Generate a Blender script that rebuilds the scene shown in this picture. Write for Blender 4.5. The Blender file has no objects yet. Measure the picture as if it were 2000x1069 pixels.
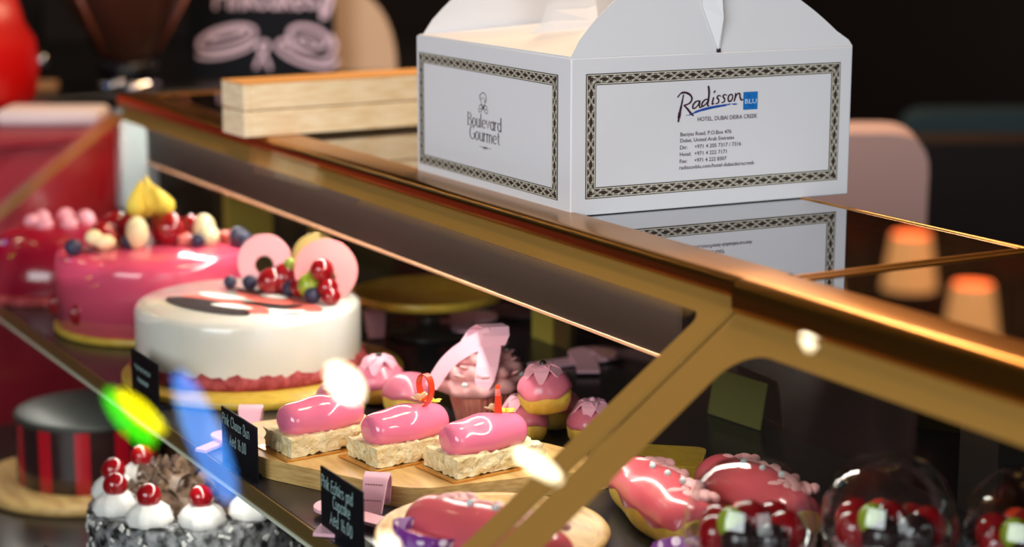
import bpy, math, random
from mathutils import Vector, Matrix
from math import sin, cos, pi, radians as R

sc = bpy.context.scene
TOP = 1.25                                   # height of the pastry case's glass top above the floor

# ------------------------------------------------------------------ camera
cd = bpy.data.cameras.new('camera')
cam = bpy.data.objects.new('camera', cd)
sc.collection.objects.link(cam)
rgt = Vector((.4876, .8731, 0)); fwd = Vector((-.8559, .4780, -.1975)).normalized()
upv = rgt.cross(fwd).normalized()
m = Matrix((rgt, upv, -fwd)).transposed().to_4x4()
m.translation = Vector((1.112, -.820, .284 + TOP))
cam.matrix_world = m
cd.sensor_width = 36.0
cd.lens = 3800 / 2000 * 36
cd.clip_start = .02
cd.dof.use_dof = True
cd.dof.focus_distance = 1.67
cd.dof.aperture_fstop = 3.3
sc.camera = cam

# ------------------------------------------------------------------ view, world, lights
sc.view_settings.view_transform = 'Standard'
sc.view_settings.look = 'None'
sc.view_settings.exposure = 0.0
sc.view_settings.gamma = 1.0
w = bpy.data.worlds.new('dim_room_air'); sc.world = w; w.use_nodes = True
w.node_tree.nodes['Background'].inputs[0].default_value = (.55, .62, .8, 1)
w.node_tree.nodes['Background'].inputs[1].default_value = .03

def area(name, loc, target, sx, sy, power, col):
    l = bpy.data.lights.new(name, 'AREA'); l.shape = 'RECTANGLE'; l.size = sx; l.size_y = sy
    l.energy = power; l.color = col
    o = bpy.data.objects.new(name, l); sc.collection.objects.link(o)
    o.location = Vector(loc) + Vector((0, 0, TOP))
    d = Vector(target) - Vector(loc)
    o.rotation_euler = d.to_track_quat('-Z', 'Y').to_euler()
    return o
area('window_daylight', (1.6, -3.2, 1.15), (-.4, .1, .1), 2.2, 1.6, 116, (.93, .96, 1.0))
area('side_fill', (3.2, -.6, .9), (-.4, .2, .1), 1.4, 1.6, 37, (.93, .96, 1.0))  # added fill from an unseen source, brightens the box's logo face
area('ceiling_downlight', (-.50, .40, 1.55), (-.8, .15, 0), .25, .25, 12, (1, .66, .34))
area('crate_downlight', (-1.6, 1.1, 1.5), (-1.0, .25, 0), .25, .25, 10, (1, .62, .28))
area('back_downlight', (-2.2, 1.6, 1.5), (-1.6, .8, -.4), .3, .3, 16, (1, .7, .45))
area('chair_fill', (-.55, .75, 1.5), (-1.25, 1.0, -.2), .3, .3, 13, (1, .72, .55))  # added lamp with no fixture in view, lights the blush chair's back
area('case_led_strip', (-.70, .010, -.012), (-.70, -.10, -.35), 1.35, .012, 7.0, (1, .95, .86))
area('lower_cake_fill', (-.80, -.205, -.250), (-.80, -.27, -.42), 1.1, .01, 1.15, (1, .95, .86))  # added fill below the shelf, brightens the lower cakes
area('case_led_strip', (.50, .010, -.012), (.50, -.10, -.35), .95, .012, 2.0, (1, .93, .80))

# ------------------------------------------------------------------ materials
def lin(c):
    return tuple(((x / 255) / 12.92 if x / 255 <= .04045 else ((x / 255 + .055) / 1.055) ** 2.4) for x in c)
MATS = {}
def pm(name, rgb, rough=.5, metal=0, coat=0, emit=0, bump=0, bscale=60, spec=.5, mottle=None, mscale=30, sss=0, wood=None, trans=0):
    if name in MATS: return MATS[name]
    mt = bpy.data.materials.new(name); mt.use_nodes = True
    nt = mt.node_tree; b = nt.nodes['Principled BSDF']
    c = (*lin(rgb), 1)
    b.inputs['Base Color'].default_value = c
    b.inputs['Roughness'].default_value = rough
    b.inputs['Metallic'].default_value = metal
    b.inputs['Coat Weight'].default_value = coat
    b.inputs['Coat Roughness'].default_value = .05
    b.inputs['Specular IOR Level'].default_value = spec
    if trans: b.inputs['Transmission Weight'].default_value = trans
    if sss:
        b.inputs['Subsurface Weight'].default_value = sss
        b.inputs['Subsurface Radius'].default_value = (.012, .006, .005)
        b.inputs['Subsurface Scale'].default_value = .6
    if emit:
        b.inputs['Emission Color'].default_value = c
        b.inputs['Emission Strength'].default_value = emit
    tc = nt.nodes.new('ShaderNodeTexCoord')
    if bump or mottle or wood:
        n = nt.nodes.new('ShaderNodeTexNoise'); n.inputs['Scale'].default_value = bscale; n.inputs['Detail'].default_value = 4
        nt.links.new(tc.outputs['Object'], n.inputs['Vector'])
    if bump:
        bp = nt.nodes.new('ShaderNodeBump'); bp.inputs['Strength'].default_value = bump; bp.inputs['Distance'].default_value = .004
        nt.links.new(n.outputs['Fac'], bp.inputs['Height']); nt.links.new(bp.outputs['Normal'], b.inputs['Normal'])
    if mottle:
        n2 = nt.nodes.new('ShaderNodeTexNoise'); n2.inputs['Scale'].default_value = mscale; n2.inputs['Detail'].default_value = 5
        nt.links.new(tc.outputs['Object'], n2.inputs['Vector'])
        cr = nt.nodes.new('ShaderNodeValToRGB')
        cr.color_ramp.elements[0].position = .40; cr.color_ramp.elements[0].color = c
        cr.color_ramp.elements[1].position = .62; cr.color_ramp.elements[1].color = (*lin(mottle), 1)
        nt.links.new(n2.outputs['Fac'], cr.inputs[0]); nt.links.new(cr.outputs[0], b.inputs['Base Color'])
    if wood:
        mp = nt.nodes.new('ShaderNodeMapping'); mp.inputs['Scale'].default_value = wood[1]
        nt.links.new(tc.outputs['Object'], mp.inputs['Vector'])
        n2 = nt.nodes.new('ShaderNodeTexNoise'); n2.inputs['Scale'].default_value = 10; n2.inputs['Detail'].default_value = 6
        nt.links.new(mp.outputs[0], n2.inputs['Vector'])
        cr = nt.nodes.new('ShaderNodeValToRGB')
        cr.color_ramp.elements[0].position = .35; cr.color_ramp.elements[0].color = c
        cr.color_ramp.elements[1].position = .68; cr.color_ramp.elements[1].color = (*lin(wood[0]), 1)
        nt.links.new(n2.outputs['Fac'], cr.inputs[0]); nt.links.new(cr.outputs[0], b.inputs['Base Color'])
    MATS[name] = mt
    return mt

def glass(name, tint=(1, 1, 1), gain=1.0, base=.04, rough=0.0, rcol=(1, 1, 1)):
    """thin pane: clear with an angle-dependent mirror reflection"""
    mt = bpy.data.materials.new(name); mt.use_nodes = True
    nt = mt.node_tree; nt.nodes.clear()
    out = nt.nodes.new('ShaderNodeOutputMaterial'); mx = nt.nodes.new('ShaderNodeMixShader')
    tr = nt.nodes.new('ShaderNodeBsdfTransparent'); tr.inputs[0].default_value = (*tint, 1)
    gl = nt.nodes.new('ShaderNodeBsdfGlossy'); gl.inputs['Roughness'].default_value = rough; gl.inputs['Color'].default_value = (*rcol, 1)
    lw = nt.nodes.new('ShaderNodeLayerWeight'); lw.inputs[0].default_value = .5
    p = nt.nodes.new('ShaderNodeMath'); p.operation = 'POWER'; p.inputs[1].default_value = 5
    ml = nt.nodes.new('ShaderNodeMath'); ml.operation = 'MULTIPLY_ADD'; ml.inputs[1].default_value = (1 - base) * gain; ml.inputs[2].default_value = base * gain; ml.use_clamp = True
    nt.links.new(lw.outputs['Facing'], p.inputs[0]); nt.links.new(p.outputs[0], ml.inputs[0])
    nt.links.new(ml.outputs[0], mx.inputs[0]); nt.links.new(tr.outputs[0], mx.inputs[1]); nt.links.new(gl.outputs[0], mx.inputs[2])
    nt.links.new(mx.outputs[0], out.inputs[0])
    MATS[name] = mt
    return mt

M = dict(
    pane=glass('front_glass', (.97, .985, .975), .75),
    topglass=glass('bronze_mirror_glass', (.30, .26, .20), 1.0, .50, rcol=(.95, .95, .97)),
    cupglass=glass('clear_cup', (.95, .97, .97), 1.3, .05),
    doorglass=glass('dark_door_glass', (.35, .36, .36), 1.0, .14),
    brass=pm('brass', (188, 128, 50), .28, 1, bump=.05, bscale=40),
    gold_band=pm('gold_border_paint', (166, 124, 60), .45, .0, spec=.3),
    rubber=pm('dark_seal', (30, 24, 16), .6),
    dark=pm('dark_panel', (44, 38, 34), .35),
    valance=pm('brown_valance', (40, 30, 25), .6, spec=.2),
    valedge=pm('valance_edge', (236, 180, 140), .4),
    shelf=pm('dark_shelf', (38, 36, 42), .25, spec=.4),
    shelf_low=pm('dark_lower_shelf', (30, 27, 26), .3),
    olive=pm('olive_gold_strip', (120, 96, 52), .4, .4),
    clear_edge=pm('bright_glass_edge', (225, 228, 205), .2),
    yellowpost=pm('yellow_gilt_post', (190, 168, 74), .35, .2),
    cabinet=pm('dark_walnut', (48, 30, 22), .4, wood=((30, 18, 12), (2, 14, 14))),
    card_white=pm('white_card', (228, 228, 230), .55, spec=.3),
    ink=pm('brown_ink', (52, 30, 34), .6),
    navy=pm('dark_plum_ink', (58, 18, 40), .6),
    blue=pm('logo_blue', (0, 112, 190), .6),
    swoosh=pm('swoosh_blue', (20, 72, 165), .6),
    white_ink=pm('white_ink', (215, 235, 245), .6),
    border_dark=pm('border_brown', (54, 38, 30), .6),
    border_cream=pm('border_cream', (214, 210, 192), .6),
    slate=pm('slate_card', (14, 15, 21), .6, spec=.15),
    chalk=pm('chalk_mint', (185, 215, 215), .8),
    chalk_pink=pm('chalk_pink', (246, 216, 232), .8),
    chalk_teal=pm('chalk_teal', (60, 130, 120), .8),
    glaze=pm('pink_glaze', (238, 122, 156), .12, coat=.8, sss=.15),
    icing=pm('pink_icing', (215, 116, 138), .28, coat=.25),
    icing_red=pm('rose_icing', (216, 94, 104), .22, coat=.4),
    reflection_tone=pm('pale_reflection', (164, 174, 176), .45),  # bluish white of a reflection, put into a plain colour
    petal=pm('pink_fondant', (236, 170, 186), .5),
    fondant=pm('ribbon_fondant', (250, 192, 210), .45),
    stitch=pm('stitch_dark', (120, 60, 80), .6),
    frosting=pm('dusty_pink_cream', (226, 168, 168), .4),
    choux=pm('choux_yellow', (236, 204, 88), .55, bump=.4, bscale=120, mottle=(218, 172, 62), mscale=50),
    sponge=pm('yellow_sponge', (222, 170, 70), .6, bump=.5, bscale=150),
    wrapper=pm('pink_wrapper', (214, 140, 120), .5, mottle=(190, 104, 92), mscale=60),
    crumble=pm('puffed_crumble', (246, 230, 186), .7, bump=1.0, bscale=170, mottle=(228, 202, 146), mscale=110),
    goldcard=pm('gold_card', (222, 160, 70), .22, .8),
    curl=pm('red_chocolate', (226, 62, 32), .2, coat=.4),
    flower_cream=pm('flower_cream', (240, 226, 170), .6),
    flower_yellow=pm('flower_yellow', (240, 200, 40), .5),
    bamboo=pm('bamboo', (222, 182, 116), .4, wood=((186, 142, 84), (2, 9, 34))),
    bamboo_y=pm('bamboo_yellow', (214, 178, 66), .35, wood=((196, 156, 54), (8, 8, 20))),
    pearl=pm('pearl', (205, 225, 225), .12, coat=.6),
    seed=pm('dark_pearl', (38, 40, 34), .2, coat=.5),
    whiteglaze=pm('white_glaze', (240, 235, 228), .13, coat=.5, mottle=(232, 226, 214), mscale=14),
    redcrumb=pm('red_crumb', (150, 40, 44), .7, bump=1, bscale=160, mottle=(190, 80, 80), mscale=90),
    choc=pm('dark_chocolate', (44, 24, 26), .25, coat=.3),
    choc_matt=pm('chocolate_print', (40, 22, 24), .7, spec=.1),
    coral_matt=pm('coral_print', (224, 110, 100), .7, spec=.1),
    coral=pm('coral_chocolate', (226, 120, 110), .25, coat=.3),
    disc=pm('pink_disc', (238, 138, 138), .25, coat=.3),
    disc_gold=pm('gilt_disc', (176, 150, 84), .3, .2),
    berry=pm('red_berry', (146, 10, 20), .18, coat=.6),
    blueberry=pm('blueberry', (46, 46, 72), .5, bump=.2, bscale=200),
    lime=pm('green_grape', (150, 170, 46), .25, coat=.3),
    pinkcake=pm('strawberry_mirror', (232, 84, 116), .16, coat=.6),
    husk=pm('physalis_husk', (222, 196, 70), .6),
    ivory=pm('white_chocolate', (244, 226, 176), .4),
    bf=pm('forest_dark', (24, 22, 24), .45, mottle=(150, 150, 152), mscale=95, bump=.8, bscale=140),
    shaving=pm('chocolate_shaving', (74, 52, 40), .55, mottle=(120, 94, 74), mscale=40),
    cream=pm('white_cream', (240, 236, 232), .4, bump=.3, bscale=60),
    stripe_red=pm('stripe_red', (176, 14, 34), .3, coat=.3),
    darkglaze=pm('dark_mirror_glaze', (48, 50, 48), .42, spec=.25),
    velvet=pm('red_velvet_glaze', (150, 10, 44), .2, coat=.6),
    purple=None,
    olive_note=pm('olive_note', (92, 88, 38), .8),
    yellow_note=pm('yellow_note', (220, 180, 70), .7),
    red_gloss=pm('red_enamel', (196, 4, 4), .4),
    red_counter=pm('maroon_panel', (140, 14, 36), .4),
    whitecloth=pm('white_linen', (222, 206, 206), .8),
    hopper=pm('smoked_hopper', (70, 40, 28), .25, spec=.4),
    hopper_rim=pm('amber_edge', (150, 80, 54), .3),
    black=pm('black_plastic', (16, 16, 20), .35),
    chrome=pm('chrome', (220, 220, 230), .12, 1),
    beech=pm('beech_block', (210, 160, 112), .5),
    crate=pm('pale_pine', (250, 236, 202), .6, wood=((232, 208, 162), (3, 3, 24))),
    crate_edge=pm('pine_edge', (220, 160, 90), .6),
    paddle=pm('pale_paddle', (214, 176, 140), .55),
    upholstery=pm('blush_upholstery', (190, 158, 154), .8),
    darkleather=pm('dark_leather', (24, 18, 18), .4),
    teal=pm('teal_fabric', (40, 62, 70), .7),
    crimson=pm('crimson_fabric', (110, 18, 30), .7),
    floor=pm('dark_floor', (40, 32, 28), .35),
    wallm=pm('dark_wall', (58, 44, 36), .7),
    ceil=pm('dim_ceiling', (70, 62, 56), .8),
    lamp=pm('lamp_glow', (255, 236, 196), .4, emit=34),
    lamp_warm=pm('amber_glow', (255, 176, 104), .4, emit=.8),
    neon_green=pm('neon_green', (60, 220, 10), .4, emit=7),
    neon_yellow=pm('neon_yellow', (250, 235, 0), .4, emit=9),
    neon_blue=pm('neon_blue', (70, 150, 255), .4, emit=5.5),
    glint=pm('lamp_spark', (255, 190, 130), .4, emit=20),
)
def polka():
    mt = pm('purple_polka', (120, 44, 140), .45); nt = mt.node_tree; b = nt.nodes['Principled BSDF']
    tc = nt.nodes.new('ShaderNodeTexCoord'); v = nt.nodes.new('ShaderNodeTexVoronoi'); v.inputs['Scale'].default_value = 95
    v.inputs['Randomness'].default_value = .25
    nt.links.new(tc.outputs['Object'], v.inputs['Vector'])
    cr = nt.nodes.new('ShaderNodeValToRGB'); cr.color_ramp.interpolation = 'CONSTANT'
    cr.color_ramp.elements[0].color = (*lin((235, 215, 235)), 1); cr.color_ramp.elements[1].position = .34
    cr.color_ramp.elements[1].color = (*lin((120, 40, 142)), 1)
    nt.links.new(v.outputs['Distance'], cr.inputs[0]); nt.links.new(cr.outputs[0], b.inputs['Base Color'])
    return mt
M['purple'] = polka()

# ------------------------------------------------------------------ mesh helpers
class MB:
    def __init__(s): s.v = []; s.f = []; s.mi = []; s.sm = []
    def add(s, vs, fs, m=0, smooth=False, X=None):
        o = len(s.v)
        s.v += [tuple(X @ Vector(p)) if X else tuple(p) for p in vs]
        for f in fs:
            s.f.append([i + o for i in f]); s.mi.append(m); s.sm.append(smooth)
    def box(s, x0, x1, y0, y1, z0, z1, m=0, X=None):
        vs = [(x, y, z) for x in (x0, x1) for y in (y0, y1) for z in (z0, z1)]
        s.add(vs, [(0, 1, 3, 2), (4, 6, 7, 5), (0, 4, 5, 1), (2, 3, 7, 6), (0, 2, 6, 4), (1, 5, 7, 3)], m, False, X)
    def hexa(s, b, t, m=0):
        """bottom quad, top quad"""
        s.add(list(b) + list(t), [(3, 2, 1, 0), (4, 5, 6, 7), (0, 1, 5, 4), (1, 2, 6, 5), (2, 3, 7, 6), (3, 0, 4, 7)], m)
    def lathe(s, prof, n=40, m=0, c=(0, 0, 0), fn=None, smooth=True, X=None, ms=None):
        vs = []; fs = []
        for r, z in prof:
            for k in range(n):
                a = 2 * pi * k / n
                rr, zz = (r, z) if fn is None else fn(r, z, a)
                vs.append((c[0] + rr * cos(a), c[1] + rr * sin(a), c[2] + zz))
        o = len(s.v)
        np_ = len(prof)
        for i in range(np_ - 1):
            for k in range(n):
                k2 = (k + 1) % n
                fs.append((i * n + k, i * n + k2, (i + 1) * n + k2, (i + 1) * n + k))
        a = len(s.f)
        s.add(vs, fs, m, smooth, X)
        if ms is not None:
            for i in range(np_ - 1):
                for k in range(n): s.mi[a + i * n + k] = ms(i, k)
        if prof[0][0] > 1e-6: s.add(vs[:n], [tuple(reversed(range(n)))], m, smooth, X)
        if prof[-1][0] > 1e-6: s.add(vs[-n:], [tuple(range(n))], m if ms is None else ms(np_ - 2, 0), smooth, X)
    def tube(s, pts, r, n=10, m=0, closed=False, X=None, flat=1.0):
        pts = [Vector(p) for p in pts]; N = len(pts)
        rs = r if isinstance(r, (list, tuple)) else [r] * N
        vs = []; fs = []; prev = None
        for i in range(N):
            if closed: t = (pts[(i + 1) % N] - pts[i - 1])
            else: t = pts[min(i + 1, N - 1)] - pts[max(i - 1, 0)]
            t.normalize()
            if prev is None:
                a = Vector((0, 0, 1)) if abs(t.z) < .9 else Vector((1, 0, 0))
                u = t.cross(a).normalized()
            else:
                u = (prev - t * prev.dot(t)).normalized()
            prev = u; w_ = t.cross(u)
            for k in range(n):
                a = 2 * pi * k / n
                vs.append(pts[i] + u * (rs[i] * cos(a)) + w_ * (rs[i] * flat * sin(a)))
        for i in range(N if closed else N - 1):
            j = (i + 1) % N
            for k in range(n):
                k2 = (k + 1) % n
                fs.append((i * n + k, i * n + k2, j * n + k2, j * n + k))
        if not closed: fs += [tuple(reversed(range(n))), tuple((N - 1) * n + k for k in range(n))]
        s.add(vs, fs, m, True, X)
    def ball(s, c, r, m=0, nu=14, nv=9, X=None, fn=None):
        rx, ry, rz = (r, r, r) if not isinstance(r, (tuple, list)) else r
        vs = [(c[0], c[1], c[2] - rz)]; fs = []
        for i in range(1, nv):
            ph = -pi / 2 + pi * i / nv
            for k in range(nu):
                a = 2 * pi * k / nu
                d = (cos(ph) * cos(a), cos(ph) * sin(a), sin(ph))
                q = 1 if fn is None else fn(d)
                vs.append((c[0] + rx * d[0] * q, c[1] + ry * d[1] * q, c[2] + rz * d[2] * q))
        vs.append((c[0], c[1], c[2] + rz))
        for k in range(nu):
            k2 = (k + 1) % nu
            fs.append((0, 1 + k2, 1 + k))
            for i in range(nv - 2):
                fs.append((1 + i * nu + k, 1 + i * nu + k2, 1 + (i + 1) * nu + k2, 1 + (i + 1) * nu + k))
            fs.append((1 + (nv - 2) * nu + k, 1 + (nv - 2) * nu + k2, len(vs) - 1))
        s.add(vs, fs, m, True, X)
    def prism(s, poly, z0, z1, m=0, X=None, smooth=False):
        n = len(poly)
        vs = [(x, y, z0) for x, y in poly] + [(x, y, z1) for x, y in poly]
        s.add(vs, [tuple(reversed(range(n))), tuple(range(n, 2 * n))], m, False, X)
        s.add(vs, [(k, (k + 1) % n, n + (k + 1) % n, n + k) for k in range(n)], m, smooth, X)
    def band(s, pts, side, thick, m=0, X=None, smooth=True):
        """flat strip: centre line pts, half-width vectors side, slab thickness along normal"""
        N = len(pts); pts = [Vector(p) for p in pts]
        sd = [Vector(q) for q in side] if isinstance(side[0], (tuple, list, Vector)) else [Vector(side)] * N
        vs = []; fs = []
        for i in range(N):
            t = (pts[min(i + 1, N - 1)] - pts[max(i - 1, 0)]).normalized()
            nn = t.cross(sd[i]).normalized() * thick / 2
            vs += [pts[i] - sd[i] - nn, pts[i] + sd[i] - nn, pts[i] + sd[i] + nn, pts[i] - sd[i] + nn]
        for i in range(N - 1):
            a = 4 * i; b = a + 4
            for k in range(4):
                fs.append((a + k, a + (k + 1) % 4, b + (k + 1) % 4, b + k))
        fs += [(3, 2, 1, 0), tuple(4 * (N - 1) + k for k in range(4))]
        s.add(vs, fs, m, False, X)
    def stroke(s, pts, wd, fmap, h, m=0, capn=5):
        """pen stroke on a surface: 2-D points, widths, fmap(u, v, h) -> point"""
        q = [pts[0]]
        for p in pts[1:]:
            if math.hypot(p[0] - q[-1][0], p[1] - q[-1][1]) > 1e-6: q.append(p)
        N = len(q)
        if N < 2: return
        ws = [wd] * N if not isinstance(wd, (list, tuple)) else [wd[min(int(i * len(wd) / N), len(wd) - 1)] for i in range(N)]
        L = []; Rr = []
        for i in range(N):
            a = q[max(i - 1, 0)]; b = q[min(i + 1, N - 1)]
            d = math.hypot(b[0] - a[0], b[1] - a[1]) or 1e-9
            nx, ny = -(b[1] - a[1]) / d, (b[0] - a[0]) / d
            L.append((q[i][0] + nx * ws[i] / 2, q[i][1] + ny * ws[i] / 2)); Rr.append((q[i][0] - nx * ws[i] / 2, q[i][1] - ny * ws[i] / 2))
        vs = []
        for i in range(N): vs += [fmap(*L[i], h), fmap(*Rr[i], h)]
        s.add(vs, [(2 * i, 2 * i + 1, 2 * i + 3, 2 * i + 2) for i in range(N - 1)], m)
        for i, j in ((0, 1), (N - 1, N - 2)):
            c = q[i]; a0 = math.atan2(q[i][1] - q[j][1], q[i][0] - q[j][0])
            cap = [(c[0] + cos(a0 - pi / 2 + pi * k / capn) * ws[i] / 2, c[1] + sin(a0 - pi / 2 + pi * k / capn) * ws[i] / 2) for k in range(capn + 1)]
            s.add([fmap(*p, h) for p in cap], [tuple(range(capn + 1))], m)
    def rect2(s, u0, v0, u1, v1, fmap, h, m=0):
        s.add([fmap(u0, v0, h), fmap(u1, v0, h), fmap(u1, v1, h), fmap(u0, v1, h)], [(0, 1, 2, 3)], m)
    def build(s, name, mats, parent=None, bevel=0, sub=0, loc=None):
        me = bpy.data.meshes.new(name); me.from_pydata([tuple(v) for v in s.v], [], s.f)
        if not isinstance(mats, (list, tuple)): mats = [mats]
        for mt in mats: me.materials.append(M[mt] if isinstance(mt, str) else mt)
        for i, p in enumerate(me.polygons): p.material_index = s.mi[i]; p.use_smooth = s.sm[i]
        me.update()
        o = bpy.data.objects.new(name, me); sc.collection.objects.link(o)
        if parent: o.parent = parent
        if loc: o.location = loc
        if bevel:
            b = o.modifiers.new('bevel', 'BEVEL'); b.width = bevel; b.segments = 3; b.limit_method = 'ANGLE'; b.angle_limit = R(40)
            for p in me.polygons: p.use_smooth = True
            me.set_sharp_from_angle(angle=R(38))
        if sub:
            b = o.modifiers.new('subsurf', 'SUBSURF'); b.levels = sub; b.render_levels = sub
        return o

def tag(o, label, cat, group=None, kind=None):
    if label: o['label'] = label
    if cat: o['category'] = cat
    if group: o['group'] = group
    if kind: o['kind'] = kind
    return o
def thing(name, label, cat, loc=(0, 0, 0), rz=0, group=None, tilt=None):
    o = bpy.data.objects.new(name, None); sc.collection.objects.link(o)
    o.empty_display_size = .02
    o.location = (loc[0], loc[1], loc[2] + TOP)
    o.rotation_euler = tilt if tilt else (0, 0, rz)
    return tag(o, label, cat, group)
def dup(root, loc, rz, label, group=None, scale=None):
    r = root.copy(); sc.collection.objects.link(r)
    r.location = (loc[0], loc[1], loc[2] + TOP); r.rotation_euler = (0, 0, rz); r['label'] = label
    if group: r['group'] = group
    if scale: r.scale = scale
    for ch in list(root.children):
        c = ch.copy(); sc.collection.objects.link(c); c.parent = r
        for g in list(ch.children):
            d = g.copy(); sc.collection.objects.link(d); d.parent = c
    return r
def struct(o): o['kind'] = 'structure'; return o

def arc(cx, cy, rx, ry, a0, a1, n=14):
    return [(cx + rx * cos(R(a0 + (a1 - a0) * k / n)), cy + ry * sin(R(a0 + (a1 - a0) * k / n))) for k in range(n + 1)]

# ------------------------------------------------------------------ pen lettering (single-stroke skeletons)
GL = {
 'P': (.42, [[(.04, 0), (.04, .75)], [(.04, .74)] + arc(.18, .56, .22, .185, 85, -90) + [(.04, .37)]]),
 'B': (.45, [[(.04, 0), (.04, .75)], [(.04, .75)] + arc(.18, .575, .18, .175, 85, -90) + [(.04, .4)], [(.04, .4)] + arc(.2, .2, .22, .2, 85, -90) + [(.04, 0)]]),
 'C': (.45, [arc(.26, .37, .24, .38, 50, 310, 20)]),
 'G': (.52, [arc(.28, .37, .26, .38, 48, 330, 20) + [(.5, .34)], [(.3, .34), (.52, .34)]]),
 'E': (.4, [[(.36, .75), (.05, .74), (.04, .38), (.04, .01), (.38, 0)], [(.04, .39), (.3, .4)]]),
 'A': (.5, [[(0, 0), (.22, .75), (.44, 0)], [(.08, .26), (.36, .26)]]),
 'i': (.14, [[(.06, .48), (.06, 0)], [(.06, .64), (.065, .67)]]),
 'l': (.14, [[(.06, .78), (.06, 0)]]),
 'n': (.38, [[(.04, .48), (.04, 0)], [(.04, .28)] + arc(.18, .3, .14, .18, 170, 0) + [(.32, 0)]]),
 'm': (.58, [[(.04, .48), (.04, 0)], [(.04, .28)] + arc(.16, .31, .12, .17, 170, 0) + [(.28, 0)], [(.28, .28)] + arc(.4, .31, .12, .17, 170, 0) + [(.52, 0)]]),
 'k': (.36, [[(.04, .78), (.04, 0)], [(.3, .48), (.05, .2)], [(.12, .27), (.33, 0)]]),
 'h': (.38, [[(.04, .78), (.04, 0)], [(.04, .28)] + arc(.18, .3, .14, .18, 170, 0) + [(.32, 0)]]),
 'o': (.42, [arc(.2, .24, .17, .245, 90, 450, 22)]),
 'u': (.38, [[(.04, .48), (.04, .18)] + arc(.18, .18, .14, .18, 180, 350), [(.32, .48), (.32, 0)]]),
 'x': (.36, [[(.02, .48), (.32, 0)], [(.32, .48), (.02, 0)]]),
 'e': (.4, [[(.05, .25), (.36, .26)] + arc(.2, .24, .165, .245, 5, 310, 20)]),
 'd': (.42, [arc(.19, .24, .16, .245, 40, 330, 18), [(.35, .78), (.35, 0)]]),
 'a': (.4, [arc(.19, .24, .155, .245, 40, 330, 18), [(.34, .48), (.34, 0)]]),
 'c': (.36, [arc(.2, .24, .17, .245, 45, 315, 16)]),
 'r': (.28, [[(.04, .48), (.04, 0)], [(.04, .26)] + arc(.2, .26, .16, .21, 170, 60, 8)]),
 's': (.32, [arc(.16, .36, .12, .12, 30, 260, 10) + arc(.15, .12, .13, .12, 80, -150, 10)]),
 'p': (.42, [[(.04, .48), (.04, -.24)], arc(.2, .24, .17, .245, 150, -150, 18)]),
 't': (.28, [[(.12, .66), (.12, .1), (.16, .01), (.25, .03)], [(.0, .46), (.25, .46)]]),
 'v': (.38, [[(.02, .48), (.18, 0), (.34, .48)]]),
 '1': (.24, [[(.02, .6), (.14, .74), (.14, 0)]]),
 '4': (.42, [[(.28, 0), (.28, .74), (.02, .22), (.38, .22)]]),
 '6': (.4, [[(.14, .74), (.06, .4), (.05, .2)] + arc(.2, .18, .15, .18, 180, 530, 18)]),
 '0': (.44, [arc(.2, .36, .17, .37, 90, 450, 22)]),
 '.': (.16, [[(.06, .0), (.07, .03)]]),
 ' ': (.28, []),
}
def width_of(t, k=1.0): return sum(GL[c][0] * k + .05 for c in t) - .05
def write(mb, t, u, v, size, wd, fmap, h, m=0, sx=1.0, slant=0, nib=None, serif=0, jit=0, seed=1, rise=0):
    rnd = random.Random(seed); x = 0
    for c in t:
        g = GL[c]; dy = rnd.uniform(-jit, jit); sc_ = 1 + rnd.uniform(-jit, jit)
        for st in g[1]:
            pts = [(u + (x + px_ * sx * sc_ + slant * py_) * size, v + (py_ * sc_ + dy) * size + rise * x * size) for px_, py_ in st]
            if nib:
                ws = []
                for i in range(len(pts)):
                    a = pts[max(i - 1, 0)]; b = pts[min(i + 1, len(pts) - 1)]
                    th = math.atan2(b[1] - a[1], b[0] - a[0])
                    ws.append(nib[0] + (nib[1] - nib[0]) * abs(sin(th - nib[2])))
                mb.stroke(pts, ws, fmap, h, m)
            else:
                mb.stroke(pts, wd, fmap, h, m)
            if serif:
                for e, f in ((0, 1), (-1, -2)):
                    if abs(st[e][0] - st[f][0]) < .02 and len(st) <= 2 and abs(st[e][1] - st[f][1]) > .2:
                        p = pts[e]; mb.stroke([(p[0] - serif * size, p[1]), (p[0] + serif * size, p[1])], nib[0], fmap, h, m)
        x += g[0] * sx + .05
    return x * size

def type_text(mb, t, u, v, cap, fmap, h, m=0, sx=1.0, width=None):
    cu = bpy.data.curves.new('lettering', 'FONT'); cu.body = t; cu.size = 1; cu.resolution_u = 3
    o = bpy.data.objects.new('lettering', cu); sc.collection.objects.link(o)
    bpy.context.view_layer.update()
    me = o.evaluated_get(bpy.context.evaluated_depsgraph_get()).to_mesh()
    vs = [tuple(q.co) for q in me.vertices]; fs = [tuple(p.vertices) for p in me.polygons]
    o.to_mesh_clear(); bpy.data.objects.remove(o); bpy.data.curves.remove(cu)
    s_ = cap / .70
    if width:
        xm = max(q[0] for q in vs) * s_; sx = width / xm
    mb.add([fmap(u + q[0] * s_ * sx, v + q[1] * s_, h) for q in vs], fs, m)

# ------------------------------------------------------------------ the room
b = MB(); b.box(-7, 4, -4, 5, -TOP - .05, -TOP); o = struct(b.build('floor', 'floor')); o.location.z = TOP
b = MB(); b.box(-7, 4, -4, 5, 2.2, 2.25); o = struct(b.build('ceiling', 'ceil')); o.location.z = TOP
for nm, q in (('wall_back', (-7, 4, 4.95, 5)), ('wall_left', (-7.05, -7, -4, 5))):
    b = MB(); b.box(*q, -TOP, 2.2); o = struct(b.build(nm, 'wallm')); o.location.z = TOP

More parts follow.
